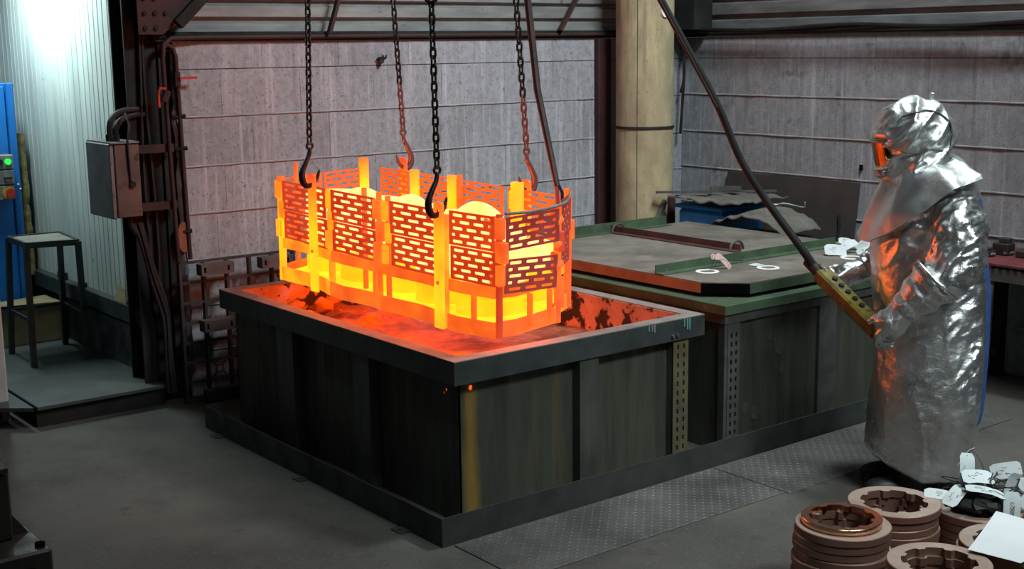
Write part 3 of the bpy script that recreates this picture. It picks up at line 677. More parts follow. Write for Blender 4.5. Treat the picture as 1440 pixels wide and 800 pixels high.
post(.82, .245, .53, .016, 'hot_orange', 3, 'hot_red', .045)
post(1.07, .47, .56, .019, 'hot_orange', 3, 'hot_orange', .05)
post(.975, 2.11, .575, .027, 'hot_tube', 0)
post(1.04, 1.70, .54, .025, 'hot_tube', 0)
post(1.05, 1.37, .54, .025, 'hot_tube', 0)
post(1.05, 1.30, .55, .014, 'hot_orange', 0)
post(1.03, .80, .56, .032, 'hot_yellow', 3, 'hot_yellow', .075)
post(.45, 1.93, .60, .011, 'hot_orange', 0)
post(.42, 1.21, .54, .013, 'hot_orange', 0)
for (x, y) in ((.345, 1.0), (.40, .30), (.60, .165), (.74, .2), (.95, .37), (1.07, .9), (1.07, 1.5)):
    mb = MB(); mb.box(L(x-.01, y-.014, .03), L(x+.006, y+.014, .175), .003); bput(mb, 'stub_post', 'hot_orange')
# rim rod round the near end
mb = MB(); mb.limb([L(.45, .14, .535), L(.6, .15, .53), L(.80, .20, .537), L(.95, .32, .545), L(1.07, .45, .56)], [.007]*5, 8); bput(mb, 'rim_rod', 'rim_top', True)
for y in (.25,):
    for k in range(3):
        mb = MB(); mb.tube([L(.775, .20, .26+k*.1), L(.83, .235, .265+k*.1), L(.86, .275, .265+k*.1)], .014, 8); bput(mb, 'hinge_knuckle', 'hot_orange', True)
# tall lifting bars
BARS = [(.318, 1.53, .585, -1), (.352, .49, .555, -1), (1.084, 1.875, .59, 1), (1.086, .80, .568, 1)]
for (x, y, zt, sgn) in BARS:
    wd = .062
    hol = [(0+.013*math.cos(a*PI/6), zt-.045+.022*math.sin(a*PI/6)) for a in range(12)]
    outb = [(-wd/2, -.004), (wd/2, -.004), (wd/2, zt-.012), (wd/2-.012, zt), (-wd/2+.012, zt), (-wd/2, zt-.012)]
    mb = MB(); mb.plate(outb, [hol], .014, frame(L(x-.007 if sgn > 0 else x-.007, y, 0), (0, 1, 0), (0, 0, 1)))
    br = bput(mb, 'lifting_bar', 'hot_bar')
    mb = MB(); mb.tube([L(x+sgn*.002, y, .20), L(x+sgn*.013, y, .20)], .009, 8); bput(mb, 'rivet', 'hot_orange', parent=br)

# hot rings stacked in the basket
def ring_mesh(ro, ri, th, lugs=8, lug=.02, n=96, notch=0.0):
    mb = MB(); prof = []
    R = []
    for k in range(n):
        a = 2*PI*k/n; ph = (a*lugs/(2*PI)) % 1
        rin = ri-(lug if ph < (notch or .42) else 0); c, s_ = math.cos(a), math.sin(a); bv = .0025
        R.append([(c*rin, s_*rin, 0), (c*(ro-bv), s_*(ro-bv), 0), (c*ro, s_*ro, bv), (c*ro, s_*ro, th-bv), (c*(ro-bv), s_*(ro-bv), th), (c*rin, s_*rin, th)])
    mb.loft(R+[R[0]], caps=False); bmesh.ops.remove_doubles(mb.bm, verts=mb.bm.verts[:], dist=1e-6)
    return mb
BM = Matrix.Translation(BO) @ Matrix.Rotation(BROT[0], 4, 'X')
hm = ring_mesh(.158, .11, .034, 6, .015, 48).mesh('hot_ring', True, 30)
hm2 = hm.copy(); hm2.materials.append(MATS['hot_yellow'])
ORD = ['first', 'second', 'third', 'fourth', 'fifth', 'sixth', 'seventh', 'eighth', 'ninth', 'tenth', 'eleventh', 'twelfth']
for ix, x in enumerate((.565, .888)):
    for iy, y in enumerate((.42, .76, 1.10, 1.44, 1.78)):
        if ix == 1: y = .60+.325*iy
        elif iy == 0: x, y = .60, .44
        n = (10, 11, 11, 11, 11, 7, 8, 7, 8, 7)[ix*5+iy]
        for k in range(n):
            p_ = BM @ (L(x, y, .051+k*.0365)+V((random.uniform(-.004, .004), random.uniform(-.004, .004), 0)))
            o = tag(link('hot_ring', hm if k > 3 else hm2, 'hot_core', loc=p_), f'glowing flat ring, {ORD[k]} from the bottom, {ORD[4-iy]} stack from left, basket {("front", "rear")[ix]} row', 'ring', 'hot rings in the basket'); o.rotation_euler = (BROT[0], 0, random.uniform(0, 6))
for (x, y, z, ry, rz, lab) in ((.50, 1.36, 1.165, 1.45, .5, 'white-hot ring standing on edge left of the middle posts'), (.50, .93, 1.165, 1.5, .15, 'white-hot ring standing on edge behind the near black hook'), (.60, .52, 1.16, 1.3, .3, 'white-hot ring leaning near the right end of the basket')):
    o = tag(link('hot_ring', hm, 'hot_core', loc=(x, y, z)), lab, 'ring', 'upended hot rings'); o.rotation_euler = (0, ry, rz)

# ------------------------------------------------------------------ chains with hooks
def link_mesh(L_, wd, r_, n=10):
    mb = MB(); P = []
    for k in range(n//2+1): a = PI*k/(n//2); P.append((math.cos(a)*wd/2, 0, L_/2-wd/2+math.sin(a)*wd/2))
    for k in range(n//2+1): a = PI+PI*k/(n//2); P.append((math.cos(a)*wd/2, 0, -L_/2+wd/2+math.sin(a)*wd/2))
    mb.tube(P, r_, 6, closed=True, ref=(0, 1, 0)); return mb.mesh('link', True)
LK = link_mesh(.047, .0245, .0054); LKW = LK.copy(); LKB = link_mesh(.11, .05, .009)
chlab = ['black lifting chain hooked to the leftmost lifting bar of the basket', 'black lifting chain with the hook nearest the camera, third from the left',
         'dark chain with glowing red hook at the far left bar of the basket', 'dark chain with glowing red hook at the far right bar of the basket']
tops = [(.33, 1.51), (.38, .54), (1.08, 1.91), (1.08, .845)]
for ci, ((x, y, zt, sgn), lab, tp_) in enumerate(zip(BARS, chlab, tops)):
    hp = BM @ L(x, y, zt-.045); hot_hook = sgn > 0
    t = thing('lifting_chain', lab, 'chain', (hp.x, hp.y, hp.z), group='basket lifting chains')
    bx = hp
    # hook in the XZ plane: belly outside the bar, tip through the hole
    s_ = sgn
    H_ = [(s_*.004, .155), (s_*.010, .125), (s_*.032, .085), (s_*.052, .04), (s_*.050, .0), (s_*.030, -.024), (0, -.02), (-s_*.026, .0), (-s_*.040, .036), (-s_*.044, .05)]
    rr = [.009, .011, .013, .0155, .0165, .0145, .011, .010, .007, .003]
    mb = MB(); mb.limb([(bx.x+a, bx.y, bx.z+c+.012) for a, c in H_], rr, 10); mb.build('hook', 'warm_iron' if hot_hook else 'hook_iron', t, smooth=True)
    if hot_hook:
        mb = MB(); mb.limb([(bx.x-.007+a, bx.y-.003, bx.z+c+.014) for a, c in H_[1:5]], [.005, .0075, .0095, .008], 8); mb.build('glowing_shank', 'hot_tip', t, smooth=True)
    ez = bx.z+.012+.17
    mb = MB(); mb.tube([(bx.x+s_*.004+.016*math.cos(a*PI/6), bx.y, ez+.016*math.sin(a*PI/6)) for a in range(12)], .0065, 8, closed=True, ref=(0, 1, 0)); mb.build('hook_eye', 'warm_iron' if hot_hook else 'hook_iron', t, smooth=True)
    A = V((bx.x+s_*.004, bx.y, ez+.03)); B_ = V((tp_[0], tp_[1], 2.22)); dd = (B_-A).normalized(); n = int((2.62-A.z)/.036)
    zm = 2.19 if ci == 1 else 9
    for k in range(n):
        q = A+dd*(.036*k)
        if q.z > zm: break
        lo = link('chain_link', LK, 'warm_iron' if (hot_hook and k < 7) else 'chain', t, q) if not (hot_hook and k < 7) else link('chain_link', LKW, 'warm_iron', t, q)
        lo.rotation_euler = (0, 0, .35+(PI/2 if k % 2 else 0))
    if ci == 1:
        q = A+dd*((zm+.05-A.z)/dd.z); lo = link('master_link', LKB, 'chain', t, q); lo.rotation_euler = (0, 0, -.6)
        mb = MB(); mb.box((q.x-.03, q.y-.03, q.z+.03), (q.x+.03, q.y+.03, q.z+.25), .01); mb.build('shackle_block', 'chain', t)

# kinked probe rod into the near end of the basket
t = thing('probe_rod', 'kinked dark rod hanging into the near end of the glowing basket', 'rod', (.9, .33, 1.2))
mb = MB(); mb.tube([(.9, .555, 2.5), (.9, .533, 2.201), (.9, .468, 1.80), (.9, .335, 1.378)], [.0165, .0165, .0165, .014], 8); mb.build('rod', 'rubber_red', t, smooth=True)
mb = MB(); mb.tube([(.9, .338, 1.385), (.9, .325, 1.20)], .009, 8); mb.build('sheath', 'hot_dull', t, smooth=True)
mb = MB(); mb.tube([(.905, .336, 1.39), (.915, .318, 1.35), (.915, .315, 1.24)], .008, 8); mb.build('lead_wire', 'rubber', t, smooth=True)

# ================================================================== WORKER
WO = V((2.08, -.78, 0)); WR = math.atan2(.616, -.788)
wk = thing('person', 'worker in a silver aluminised hooded coat holding a yellow pendant control', 'person', WO, (0, 0, WR))
def wput(me, name, m, parent=None):
    return link(name, me, m, parent or wk, world=False)
def ell(fc, a, b_, z, n=40, pw=2.3, zf=None):
    o = []
    for k in range(n):
        th = 2*PI*k/n; c, s_ = math.cos(th), math.sin(th)
        x = fc+a*math.copysign(abs(c)**(2/pw), c); y = b_*math.copysign(abs(s_)**(2/pw), s_)
        o.append((x, y, z+(zf(x, y) if zf else 0)))
    return o
SEC = [(.015, .205, .21, .085), (.0, .225, .245, .10), (-.005, .225, .25, .18), (-.03, .242, .25, .4), (-.045, .24, .225, .65), (-.03, .255, .205, .92), (-.015, .24, .195, 1.1),
       (-.02, .215, .195, 1.25), (-.03, .18, .19, 1.36), (-.02, .13, .15, 1.44), (.02, .085, .09, 1.50), (.04, .07, .07, 1.56)]
def hemf(x, y): return .10*max(0, (x-.05)/.2)*1.0
mb = MB(); mb.loft([ell(f_, a, b_, z, zf=hemf if z < .2 else None) for f_, a, b_, z in SEC])
# left sleeve (towards the camera)
mb.limb([(-.05, .16, 1.32), (-.05, .255, 1.235), (-.035, .315, 1.12), (.015, .335, 1.035), (.075, .33, .985)], [.095, .108, .112, .098, .068], 18)
# right sleeve
mb.limb([(-.02, -.19, 1.33), (.02, -.25, 1.18), (.07, -.27, 1.05), (.15, -.25, .985)], [.11, .105, .095, .075], 18)
def back_x(z):
    for (f0, a0, _, z0), (f1, a1, _, z1) in zip(SEC, SEC[1:]):
        if z0 <= z <= z1:
            t_ = (z-z0)/(z1-z0); return (f0-a0)*(1-t_)+(f1-a1)*t_
    return -9
def crinkle(c, n):
    z = c.z; body = max(0, min(1, (z-.25)/.5)); arm = 1 if c.y > .22 or c.y < -.22 else 0
    if z < .75: arm = 0
    rid = lambda q, s_: max(0, ridge(q, s_))**2
    d_ = .016*rid(c+V((3, 1, 2)), (5.5, 5.5, 1.8))*(.4+.35*body)
    k_ = max(arm, max(0, min(1, (z-1.0)/.25)), max(0, min(1, (-.02-c.x)/.15))*body)
    d_ += .021*rid(c+V((.55*c.z, .4, .9*c.x)), (5, 5, 8))*(.05+.95*k_)
    d_ += .009*rid(c+V((9-.6*c.z, .7*c.z, -.9*c.y+.5*c.x)), (9, 9, 17))*(.1+.9*k_)
    d_ += .003*rid(c*1.0+V((4, 4, 4)), (24, 24, 30))*k_
    d_ += .003*noise.noise(c*26)
    bk_ = max(0, min(1, (back_x(z)+.10-c.x)/.05)) if abs(c.y) < .24 else 0
    return (d_-.007)*(1-bk_)
coat = remesh(mb, .0085, crinkle, 2)
# split off the blue cloth back
import numpy as np
def split_mesh(me, test, nm):
    A, B = [], []
    for p_ in me.polygons: (B if test(p_.center, p_.normal) else A).append(list(p_.vertices))
    res = []
    for faces in (A, B):
        used = sorted({i for f in faces for i in f}); mp_ = {i: k for k, i in enumerate(used)}
        m2 = bpy.data.meshes.new(nm); m2.from_pydata([me.vertices[i].co.copy() for i in used], [], [[mp_[i] for i in f] for f in faces])
        m2.polygons.foreach_set('use_smooth', [True]*len(m2.polygons)); res.append(m2)
    return res
me_f, me_b = split_mesh(coat, lambda c, n: c.z < 1.33 and c.z > .34 and abs(c.y) < .20 and c.x < back_x(c.z)+.06, 'coat')
wput(me_f, 'coat', 'foil'); o = wput(me_b, 'coat_back', 'blue_cloth'); o['label'] = 'blue cloth back of the coat'
# body under the coat (one continuous mesh)
mb = MB(); mb.limb([(0, 0, .95), (-.02, 0, 1.2), (-.02, 0, 1.42), (.02, 0, 1.5), (.07, 0, 1.56)], [.15, .16, .12, .06, .06]); mb.ball((.085, 0, 1.60), (.10, .078, .115)); mb.ball((.185, 0, 1.585), (.018, .012, .02))
for s_ in (-1, 1):
    mb.limb([(-.01, s_*.1, .95), (0, s_*.11, .5), (.0, s_*.11, .1)], [.095, .07, .05])
    mb.ball((.16, s_*.035, 1.61), (.018, .02, .012)); mb.ball((.085, s_*.08, 1.595), (.022, .012, .03))
wput(remesh(mb, .011), 'body', 'skin')
# hood
mb = MB()
mb.ball((.072, 0, 1.605), (.170, .148, .148), 32, 20)
mb.ball((.165, 0, 1.605), (.092, .11, .045), 24, 14)
mb.ball((.055, 0, 1.50), (.14, .13, .12), 24, 14)
mb.ball((.135, 0, 1.475), (.095, .10, .095), 24, 14)
mb.limb([(.05, 0, 1.5), (.03, 0, 1.38)], [.12, .15], 20)
def hcr(c, n): return .020*max(0, ridge(c+V((1, 1, 1+.9*c.x)), (5, 5, 9)))**2.5+.007*max(0, ridge(c+V((4, 1, 1)), (14, 14, 18)))**2-.006
hood = remesh(mb, .008, hcr, 3)
ho = wput(hood, 'hood', 'foil_satin')
bvh = BVHTree.FromPolygons([v.co.copy() for v in hood.vertices], [list(p_.vertices) for p_ in hood.polygons])
def on_hood(x, z, s_=1):
    h = bvh.ray_cast(V((x, s_*.5, z)), V((0, -s_, 0))); return (h[0]+h[1]*.0035) if h[0] is not None else None
seam0 = [(.175, 1.66), (.15, 1.685), (.11, 1.70), (.06, 1.708), (.01, 1.70), (-.025, 1.675), (-.05, 1.64), (-.06, 1.60), (-.055, 1.55), (-.04, 1.51)]
seam = [tuple(V(seam0[i]).lerp(V(seam0[i+1]), j/4)) for i in range(len(seam0)-1) for j in range(4)]
for s_ in (1, -1):
    P = [q for q in (on_hood(x, z, s_) for x, z in seam) if q]
    mb = MB(); mb.tube(P, .0035, 6); wput(mb.mesh('seam', True), 'seam', 'seam', ho)
P = [q for q in (on_hood(x, z) for x, z in ((.20, 1.56), (.15, 1.535), (.10, 1.53), (.04, 1.545), (-.02, 1.535))) if q]
mb = MB(); mb.tube(P, .003, 6); wput(mb.mesh('seam', True), 'seam', 'seam', ho)
zt_ = bvh.ray_cast(V((.004, 0, 2.2)), V((0, 0, -1)))[0].z; mb = MB(); mb.box((-.005, -.012, zt_-.012), (.012, .012, zt_+.03), .003); wput(mb.mesh('hanging_tab'), 'hanging_tab', 'foil', ho)
# visor: curved window framed by the hood
R = []
for k in range(9):
    a = -.72+1.44*k/8; c, s_ = math.cos(a), math.sin(a)
    R.append([(.125+.125*c, .10*s_, 1.572), (.131+.125*c, .104*s_, 1.572), (.107+.125*c, .104*s_, 1.455), (.101+.125*c, .10*s_, 1.455)])
mb = MB(); mb.loft(R); wput(mb.mesh('visor', True, 60), 'visor', 'visor', ho)
for z, dx in ((1.577, .0), (1.45, -.024)):
    mb = MB(); mb.tube([(.128+dx+.127*math.cos(-.78+.195*k), .103*math.sin(-.78+.195*k), z) for k in range(9)], .009, 8); wput(mb.mesh('visor_rim', True), 'visor_rim', 'foil_worn', ho)
mb = MB(); mb.ball((.225, .03, 1.435), (.02, .05, .022), 12, 8); wput(mb.mesh('breather', True), 'breather', 'foil_worn', ho)
# cape
inner = [(0, .165, 0, 1.47), (45, .125, .085, 1.465), (90, .03, .125, 1.475), (135, -.06, .095, 1.50), (180, -.085, 0, 1.515)]
midr = [(0, .235, 0, 1.33), (45, .19, .13, 1.335), (90, .03, .235, 1.447), (135, -.10, .18, 1.475), (180, -.155, 0, 1.475)]
outr = [(0, .285, 0, 1.135), (22, .268, .10, 1.145), (45, .205, .185, 1.20), (68, .105, .275, 1.295), (90, .0, .318, 1.392), (135, -.145, .235, 1.425), (180, -.215, 0, 1.405)]
def ip(tab, a):
    for q0, q1 in zip(tab, tab[1:]):
        if q0[0] <= a <= q1[0]:
            t_ = (a-q0[0])/(q1[0]-q0[0]); t_ = t_*t_*(3-2*t_)*.4+t_*.6
            return V([q0[i]*(1-t_)+q1[i]*t_ for i in (1, 2, 3)])
R = []
for k in range(72):
    ang = 360*k/72; a = ang if ang <= 180 else 360-ang; sg = 1 if ang <= 180 else -1
    col = []
    for tt in range(9):
        u = tt/8; q = ip(inner, a)*(1-u)**2+ip(midr, a)*2*u*(1-u)*1.0+ip(outr, a)*u*u
        q = V((q.x, q.y*sg, q.z)); d_ = V((q.x-.03, q.y, .15)).normalized()
        q += d_*(.014*max(0, ridge(q+V((2, 0, .8*q.x)), (7, 7, 5)))**2*(.3+u)+.004*math.sin(ang*.14+u*2)+.006)
        col.append(q)
    d2 = [q-V((q.x-.03, q.y, .12)).normalized()*.007 for q in col]
    R.append(col+d2[::-1])
mb = MB(); mb.loft(R+[R[0]], caps=False); bmesh.ops.remove_doubles(mb.bm, verts=mb.bm.verts[:], dist=1e-5)
wput(mb.mesh('cape', True, 60), 'cape', 'foil_satin')
# gauntlets
def glove(sgn, cuff, wrist, palm_dir, fingers, thumb, palm_c, palm_r, cr, wr):
    mb = MB()
    a, w_ = V(cuff), V(wrist)
    mb.tube([a.lerp(w_, j/8) for j in range(9)], [cr*(1-j/8)+wr*j/8+.006*math.sin(j*1.9) for j in range(9)], 24)
    mb.limb([w_, V(palm_c)], [wr*.95, palm_r], 16); mb.ball(palm_c, (palm_r*1.05, palm_r*.85, palm_r*1.05))
    for pts, r_ in fingers: mb.limb(pts, [r_, r_*.95, r_*.9, r_*.8][:len(pts)], 10)
    mb.limb(thumb, [.021, .019, .016], 10)
    def gcr(c, n): return .006*ridge(c, (11, 11, 15))+.003*noise.noise(c*40)-.003
    return wput(remesh(mb, .0055, gcr, 2), 'glove', 'foil')
# left hand clasps the lower end of the pendant; fingers curl underneath
Lp = V((.225, .285, .825))
fl = []
for i, (dy, ln) in enumerate(((.038, .9), (.013, 1.0), (-.012, .96), (-.036, .8))):
    base = Lp+V((.028-.012*i*.3, dy, -.012-.012*i)); fl.append(([base, base+V((.028, -.028, -.036))*ln, base+V((.004, -.048, -.074))*ln, base+V((-.040, -.046, -.082))*ln], .0165))
glove(1, (.055, .332, 1.018), (.18, .298, .883), None, fl, [Lp+V((.02, -.01, .02)), Lp+V((.05, -.035, .018)), Lp+V((.065, -.06, -.004))], Lp, .066, .108, .060)
mb = MB(); ax = V((.12, -.03, -.13)).normalized(); ce = V((.052, .332, 1.02)); e1 = ax.cross(V((0, 1, 0))).normalized(); e2 = ax.cross(e1)
mb.tube([ce+(e1*math.cos(k*PI/16)+e2*math.sin(k*PI/16))*.110 for k in range(32)], .007, 8, closed=True); wput(mb.mesh('cuff_hem', True), 'cuff_hem', 'foil')
Rp = V((.285, -.205, .95)); fl = []
for i, (dz, ln) in enumerate(((.034, .9), (.012, 1.0), (-.011, .96), (-.033, .8))):
    base = Rp+V((.034, -.012, dz)); fl.append(([base, base+V((.036, .0, -.004))*ln, base+V((.062, .030, -.010))*ln, base+V((.050, .058, -.014))*ln], .016))
glove(-1, (.13, -.25, 1.0), (.215, -.225, .965), None, fl, [Rp+V((.0, .02, .02)), Rp+V((.03, .05, .012)), Rp+V((.058, .062, .0))], Rp, .056, .078, .056)
for s_, x in ((1, .04), (-1, .0)):
    mb = MB(); mb.ball((x+.10, s_*.11, .045), (.125, .052, .045)); mb.limb([(x, s_*.11, .05), (x-.01, s_*.11, .25)], [.055, .06]); mb.box((x-.06, s_*.11-.05, .0), (x+.21, s_*.11+.05, .02), .008)
    wput(remesh(mb, .01), 'boot', 'boot')

# pendant control with its hose
Mw = Matrix.Translation(WO) @ Matrix.Rotation(WR, 4, 'Z')
def Wl(*q): return Mw @ V(q)
pa, pb = Wl(.425, -.145, .965), Wl(.245, .205, .765)
t = thing('pendant_control', 'grimy yellow hand-held pendant control on a long black hose', 'pendant', pb)
ax = (pb-pa).normalized(); sid = ax.cross(V((0, 0, 1))).normalized(); nr = sid.cross(ax)
FM = frame(pa, ax, sid); Ln = (pb-pa).length
mb = MB(); mb.box((0, -.042, -.034), (Ln, .040, .030), .010, FM); mb.build('body', 'pendant_yellow', t)
for k in range(5):
    mb = MB(); c = FM @ V((.09+k*.05, 0, -.032)); mb.tube([c, c-V(FM.col[2][:3])*.012], .013, 10); mb.build('button', 'rubber', t)
mb = MB(); mb.box((.02, -.040, -.028), (Ln-.02, -.030, .016), .003, FM); mb.build('guard_strip', 'rubber', t)
mb = MB(); c = FM @ V((Ln-.03, 0, .03)); mb.ball(c, .012, 10, 8); mb.build('stop_button', 'bumper', t, smooth=True)
hp_ = [pa+ax*.01, pa-ax*.05, Wl(.50, -.18, 1.07), Wl(.66, -.2, 1.286), Wl(.786, -.2, 1.481), Wl(.892, -.2, 1.721), Wl(1.02, -.2, 1.955), Wl(1.151, -.2, 2.19), Wl(1.35, -.2, 2.55)]
mb = MB(); mb.limb(hp_, [.022, .021, .0185, .0175, .0165, .0165, .0165, .016, .016], 12); mb.build('hose', 'rubber', t, smooth=True)
mb = MB(); mb.limb([q+V((.014, .012, .006))*(1 if i < 6 else .6) for i, q in enumerate(hp_[3:])], [.008]*6, 8); mb.build('strain_rope', 'slot_grey', t, smooth=True)
mb = MB(); mb.limb([q+V((-.016, -.004, .0)) for i, q in enumerate(hp_[5:])], [.0075]*4, 8); mb.build('red_lead', 'beam_red', t, smooth=True)
mb = MB(); mb.tube([pa+ax*.012, pa-ax*.10], [.027, .025], 12); mb.build('strain_sleeve', 'rubber', t, smooth=True)
mb = MB(); q = pa-ax*.02+nr*.02; mb.tube([q+ax*(.03*math.cos(k*PI/6)+.02)+nr*(.012*math.sin(k*PI/6)+.01) for k in range(12)], .0035, 6, closed=True); mb.build('snap_ring', 'wire', t, smooth=True)
q = hp_[3]
mb = MB(); mb.limb([q, q+V((.03, -.02, -.012)), q+V((.06, -.045, -.006)), q+V((.12, -.09, -.022)), q+V((.135, -.10, -.022)), q+V((.136, -.10, -.002))], [.0055, .006, .005, .0035, .003, .003], 6); mb.build('wire_tie', 'wire', t, smooth=True)
mb = MB(); q = pa-ax*.16; mb.limb([q, q+V((.03, -.01, .03))], [.004, .002], 6); mb.build('wire_tie', 'wire', t, smooth=True)

# ================================================================== RING STACKS ON THE FLOOR
RM = ring_mesh(.170, .123, .0275, 8, .013, notch=.3).mesh('friction_ring', True, 30)
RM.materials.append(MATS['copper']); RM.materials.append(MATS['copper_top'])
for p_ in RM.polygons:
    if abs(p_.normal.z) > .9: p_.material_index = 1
RB = ring_mesh(.143, .116, .022, 8, .012, notch=.3).mesh('friction_ring', True, 30)
stacks = [((.819, -1.34), 10, 'in the stack with a bright copper ring', .300), ((1.15, -1.319), 10, 'in the stack behind the bright copper ring', .300),
          ((.779, -1.773), 10, 'in the stack nearest the camera', .300), ((1.118, -1.81), 10, 'in the stack under the white paper sheet', .300), ((1.455, -1.476), 8, 'in the stack under the heap of paper tags', .25)]
for si, ((x, y), n, lab, zt) in enumerate(stacks):
    th = zt/n
    for k in range(n):
        top = k == n-1
        me = RM
        o = link('friction_ring', me, None, loc=(x+random.uniform(-.008, .008), y+random.uniform(-.008, .008), k*th+.0008))
        o.rotation_euler = (random.uniform(-.006, .006), random.uniform(-.006, .006), random.uniform(0, 6)); o.scale.z = th/.0275*.965
        tag(o, 'topmost dull copper lugged ring '+lab if top else f'brown lugged ring, {ORD[n-1-k]} from the top, '+lab, 'ring', 'lugged rings '+lab)
o = tag(link('friction_ring', RB, 'copper_bright', loc=(.822, -1.335, .302)), 'small bright copper lugged ring lying on top of the left floor stack', 'ring'); o.rotation_euler.z = .4
# paper sheet
def sheet(name, label, cat, pts, m, parent=None, th=.0012, bend=.0, group=None, n=6):
    A, B_, C_, D = [V(q) for q in pts]; mb = MB(); R = []
    nn = (B_-A).cross(D-A).normalized()
    for i in range(n+1):
        u = i/n; rw = []
        for j in range(n+1):
            v = j/n; q = A*(1-u)*(1-v)+B_*u*(1-v)+C_*u*v+D*(1-u)*v; rw.append(q+nn*(bend*math.sin(PI*u)+bend*.3*noise.noise(q*20)))
        R.append(rw)
    R2 = [r+[q-nn*th for q in r[::-1]] for r in R]
    mb.loft(R2); o = mb.build(name, m, smooth=True, ang=50)
    return tag(o, label, cat, group)
sheet('paper_sheet', 'blank white sheet of paper lying over the right-hand ring stack', 'paper', ((.915, -1.785, .311), (1.32, -1.64, .309), (1.34, -1.93, .309), (.955, -1.955, .306)), 'paper_sheet', bend=.004)

# paper tags: a heap on the rear stack
def text_on(parent, body, size, M, m='ink'):
    cu = bpy.data.curves.new('t', 'FONT'); cu.body = body; cu.size = size; cu.align_x = 'CENTER'; cu.align_y = 'CENTER'; cu.resolution_u = 2; cu.shear = .25
    o = bpy.data.objects.new('t', cu); C.objects.link(o); bpy.context.view_layer.update()
    me = bpy.data.meshes.new_from_object(o.evaluated_get(bpy.context.evaluated_depsgraph_get())); bpy.data.objects.remove(o); bpy.data.curves.remove(cu)
    me.transform(M); me.materials.clear(); return link('lettering', me, m, parent)
def tag_piece(c, u, v, ln, wd, label, bend=.008, text=None, scribble=True, m='paper', wire_to=None):
    u = V(u).normalized(); v = V(v); v = (v-u*v.dot(u)).normalized(); nn = u.cross(v); c = V(c); n = 8; mb = MB(); R = []
    if nn.z < -.2: nn = -nn
    ci = wd*.16
    for i in range(n+1):
        s_ = i/n; ww = wd/2 if 0 < i < n else wd/2-ci; col = []
        for j in range(5):
            q = c+u*((s_-.5)*ln)+v*((j/4-.5)*2*ww)+nn*(bend*math.cos((s_-.5)*PI)+.002*noise.noise(V((i*.5, j*.4, c.x*40))))
            col.append(q)
        R.append(col+[q-nn*.0012 for q in col[::-1]])
    mb.loft(R); o = tag(mb.build('paper_tag', m, smooth=True, ang=50), label, 'tag', 'wired paper tags')
    def top(s_, t_): return c+u*(s_*ln)+v*(t_*wd)+nn*(bend*math.cos(s_*PI)+.0016)
    if text: text_on(o, text, wd*.34, frame(c+nn*(bend+.0025), u, v if nn.dot(u.cross(v)) > 0 else -v))
    elif scribble:
        for rw in (-.2, .02, .2):
            a0 = random.uniform(-.34, -.1); ns = random.randint(4, 9); mb = MB(); mb.tube([top(a0+.035*k+random.uniform(-.01, .01), rw+random.uniform(-.06, .06)) for k in range(ns)], .0006, 4); mb.build('scribble', 'ink', o)
    if wire_to is not None:
        e = top(.42, 0); mid = (e+V(wire_to))/2+V((random.uniform(-.03, .03), random.uniform(-.03, .03), .05))
        mb = MB(); mb.limb([e, mid, V(wire_to)], [.0013]*3, 4); mb.build('tie_wire', 'ink', o)
    return o
cx, cy, cz = 1.455, -1.476, .25
rv = r2.copy(); rv.z = 0; rv.normalize(); fv = V((fw.x, fw.y, 0)).normalized()        # hall axes across / away
def at(a, d_, z): return V((cx, cy, 0))+rv*a+fv*d_+V((0, 0, z))
TG = [
 ((-.145, -.02, .30), (1, -.25, -.15), (0, 1, .5), .12, .055, 'pale tag sticking out at the left end of the tag heap', None),
 ((-.10, -.06, .315), (.6, .5, .35), (-.6, .8, .2), .12, .06, 'tag lying at lower left of the heap beside the copper rings', None),
 ((-.045, .0, .40), (.1, .3, .95), (1, .1, 0), .12, .058, 'upright tag at the top left of the tag heap', None),
 ((-.01, -.03, .375), (1, .1, -.1), (0, .8, .6), .125, .06, 'tag lying across the middle of the heap, below the upright one', None),
 ((.00, -.09, .338), (1, -.15, -.22), (.1, 1, .25), .15, .05, 'bright curved tag arching over the front of the heap', None),
 ((.085, -.125, .275), (-.12, -.3, -1), (1, -.1, 0), .145, .062, 'grey tag with a handwritten number hanging down the front of the stack', 'L750547'),
 ((.055, -.15, .205), (-.3, -.3, -.9), (1, .1, 0), .10, .06, 'pale tag hanging below the numbered grey tag', None),
 ((.115, .02, .385), (1, .2, .05), (-.1, .4, .9), .13, .06, 'tag standing up at the top right of the heap', None),
 ((.125, -.03, .335), (.3, .1, .9), (1, .2, -.1), .11, .055, 'crumpled tag in the centre right of the heap', None),
 ((.185, -.02, .325), (.7, .3, -.6), (.5, .5, .6), .11, .052, 'tilted tag right of the crumpled one', None),
 ((.215, .03, .345), (.9, .3, .4), (0, .9, .2), .11, .022, 'narrow white strip tag poking out at the upper right', None),
 ((.195, -.09, .265), (.65, -.2, -.7), (.7, .3, .6), .15, .075, 'large tag sloping down the right side of the heap', None),
 ((.245, -.06, .245), (.5, .0, -.85), (.6, .7, .2), .13, .05, 'rightmost tag hanging off the heap', None),
 ((-.03, .05, .43), (.6, .3, .5), (.3, .9, -.3), .09, .05, 'grey tag at the very top of the heap, against the coat hem', None),
]
for (a, d_, z), u, v, ln, wd, lab, tx in TG:
    uu = rv*u[0]+fv*u[1]+V((0, 0, u[2])); vv = rv*v[0]+fv*v[1]+V((0, 0, v[2]))
    tag_piece(at(a, d_, z), uu, vv, ln, wd, lab, bend=.01, text=tx, wire_to=at(random.uniform(-.08, .1), random.uniform(-.05, .05), .26))
t = thing('wire_tangle', 'tangle of dark tie wires under the heap of paper tags', 'wire', (cx, cy, .25))
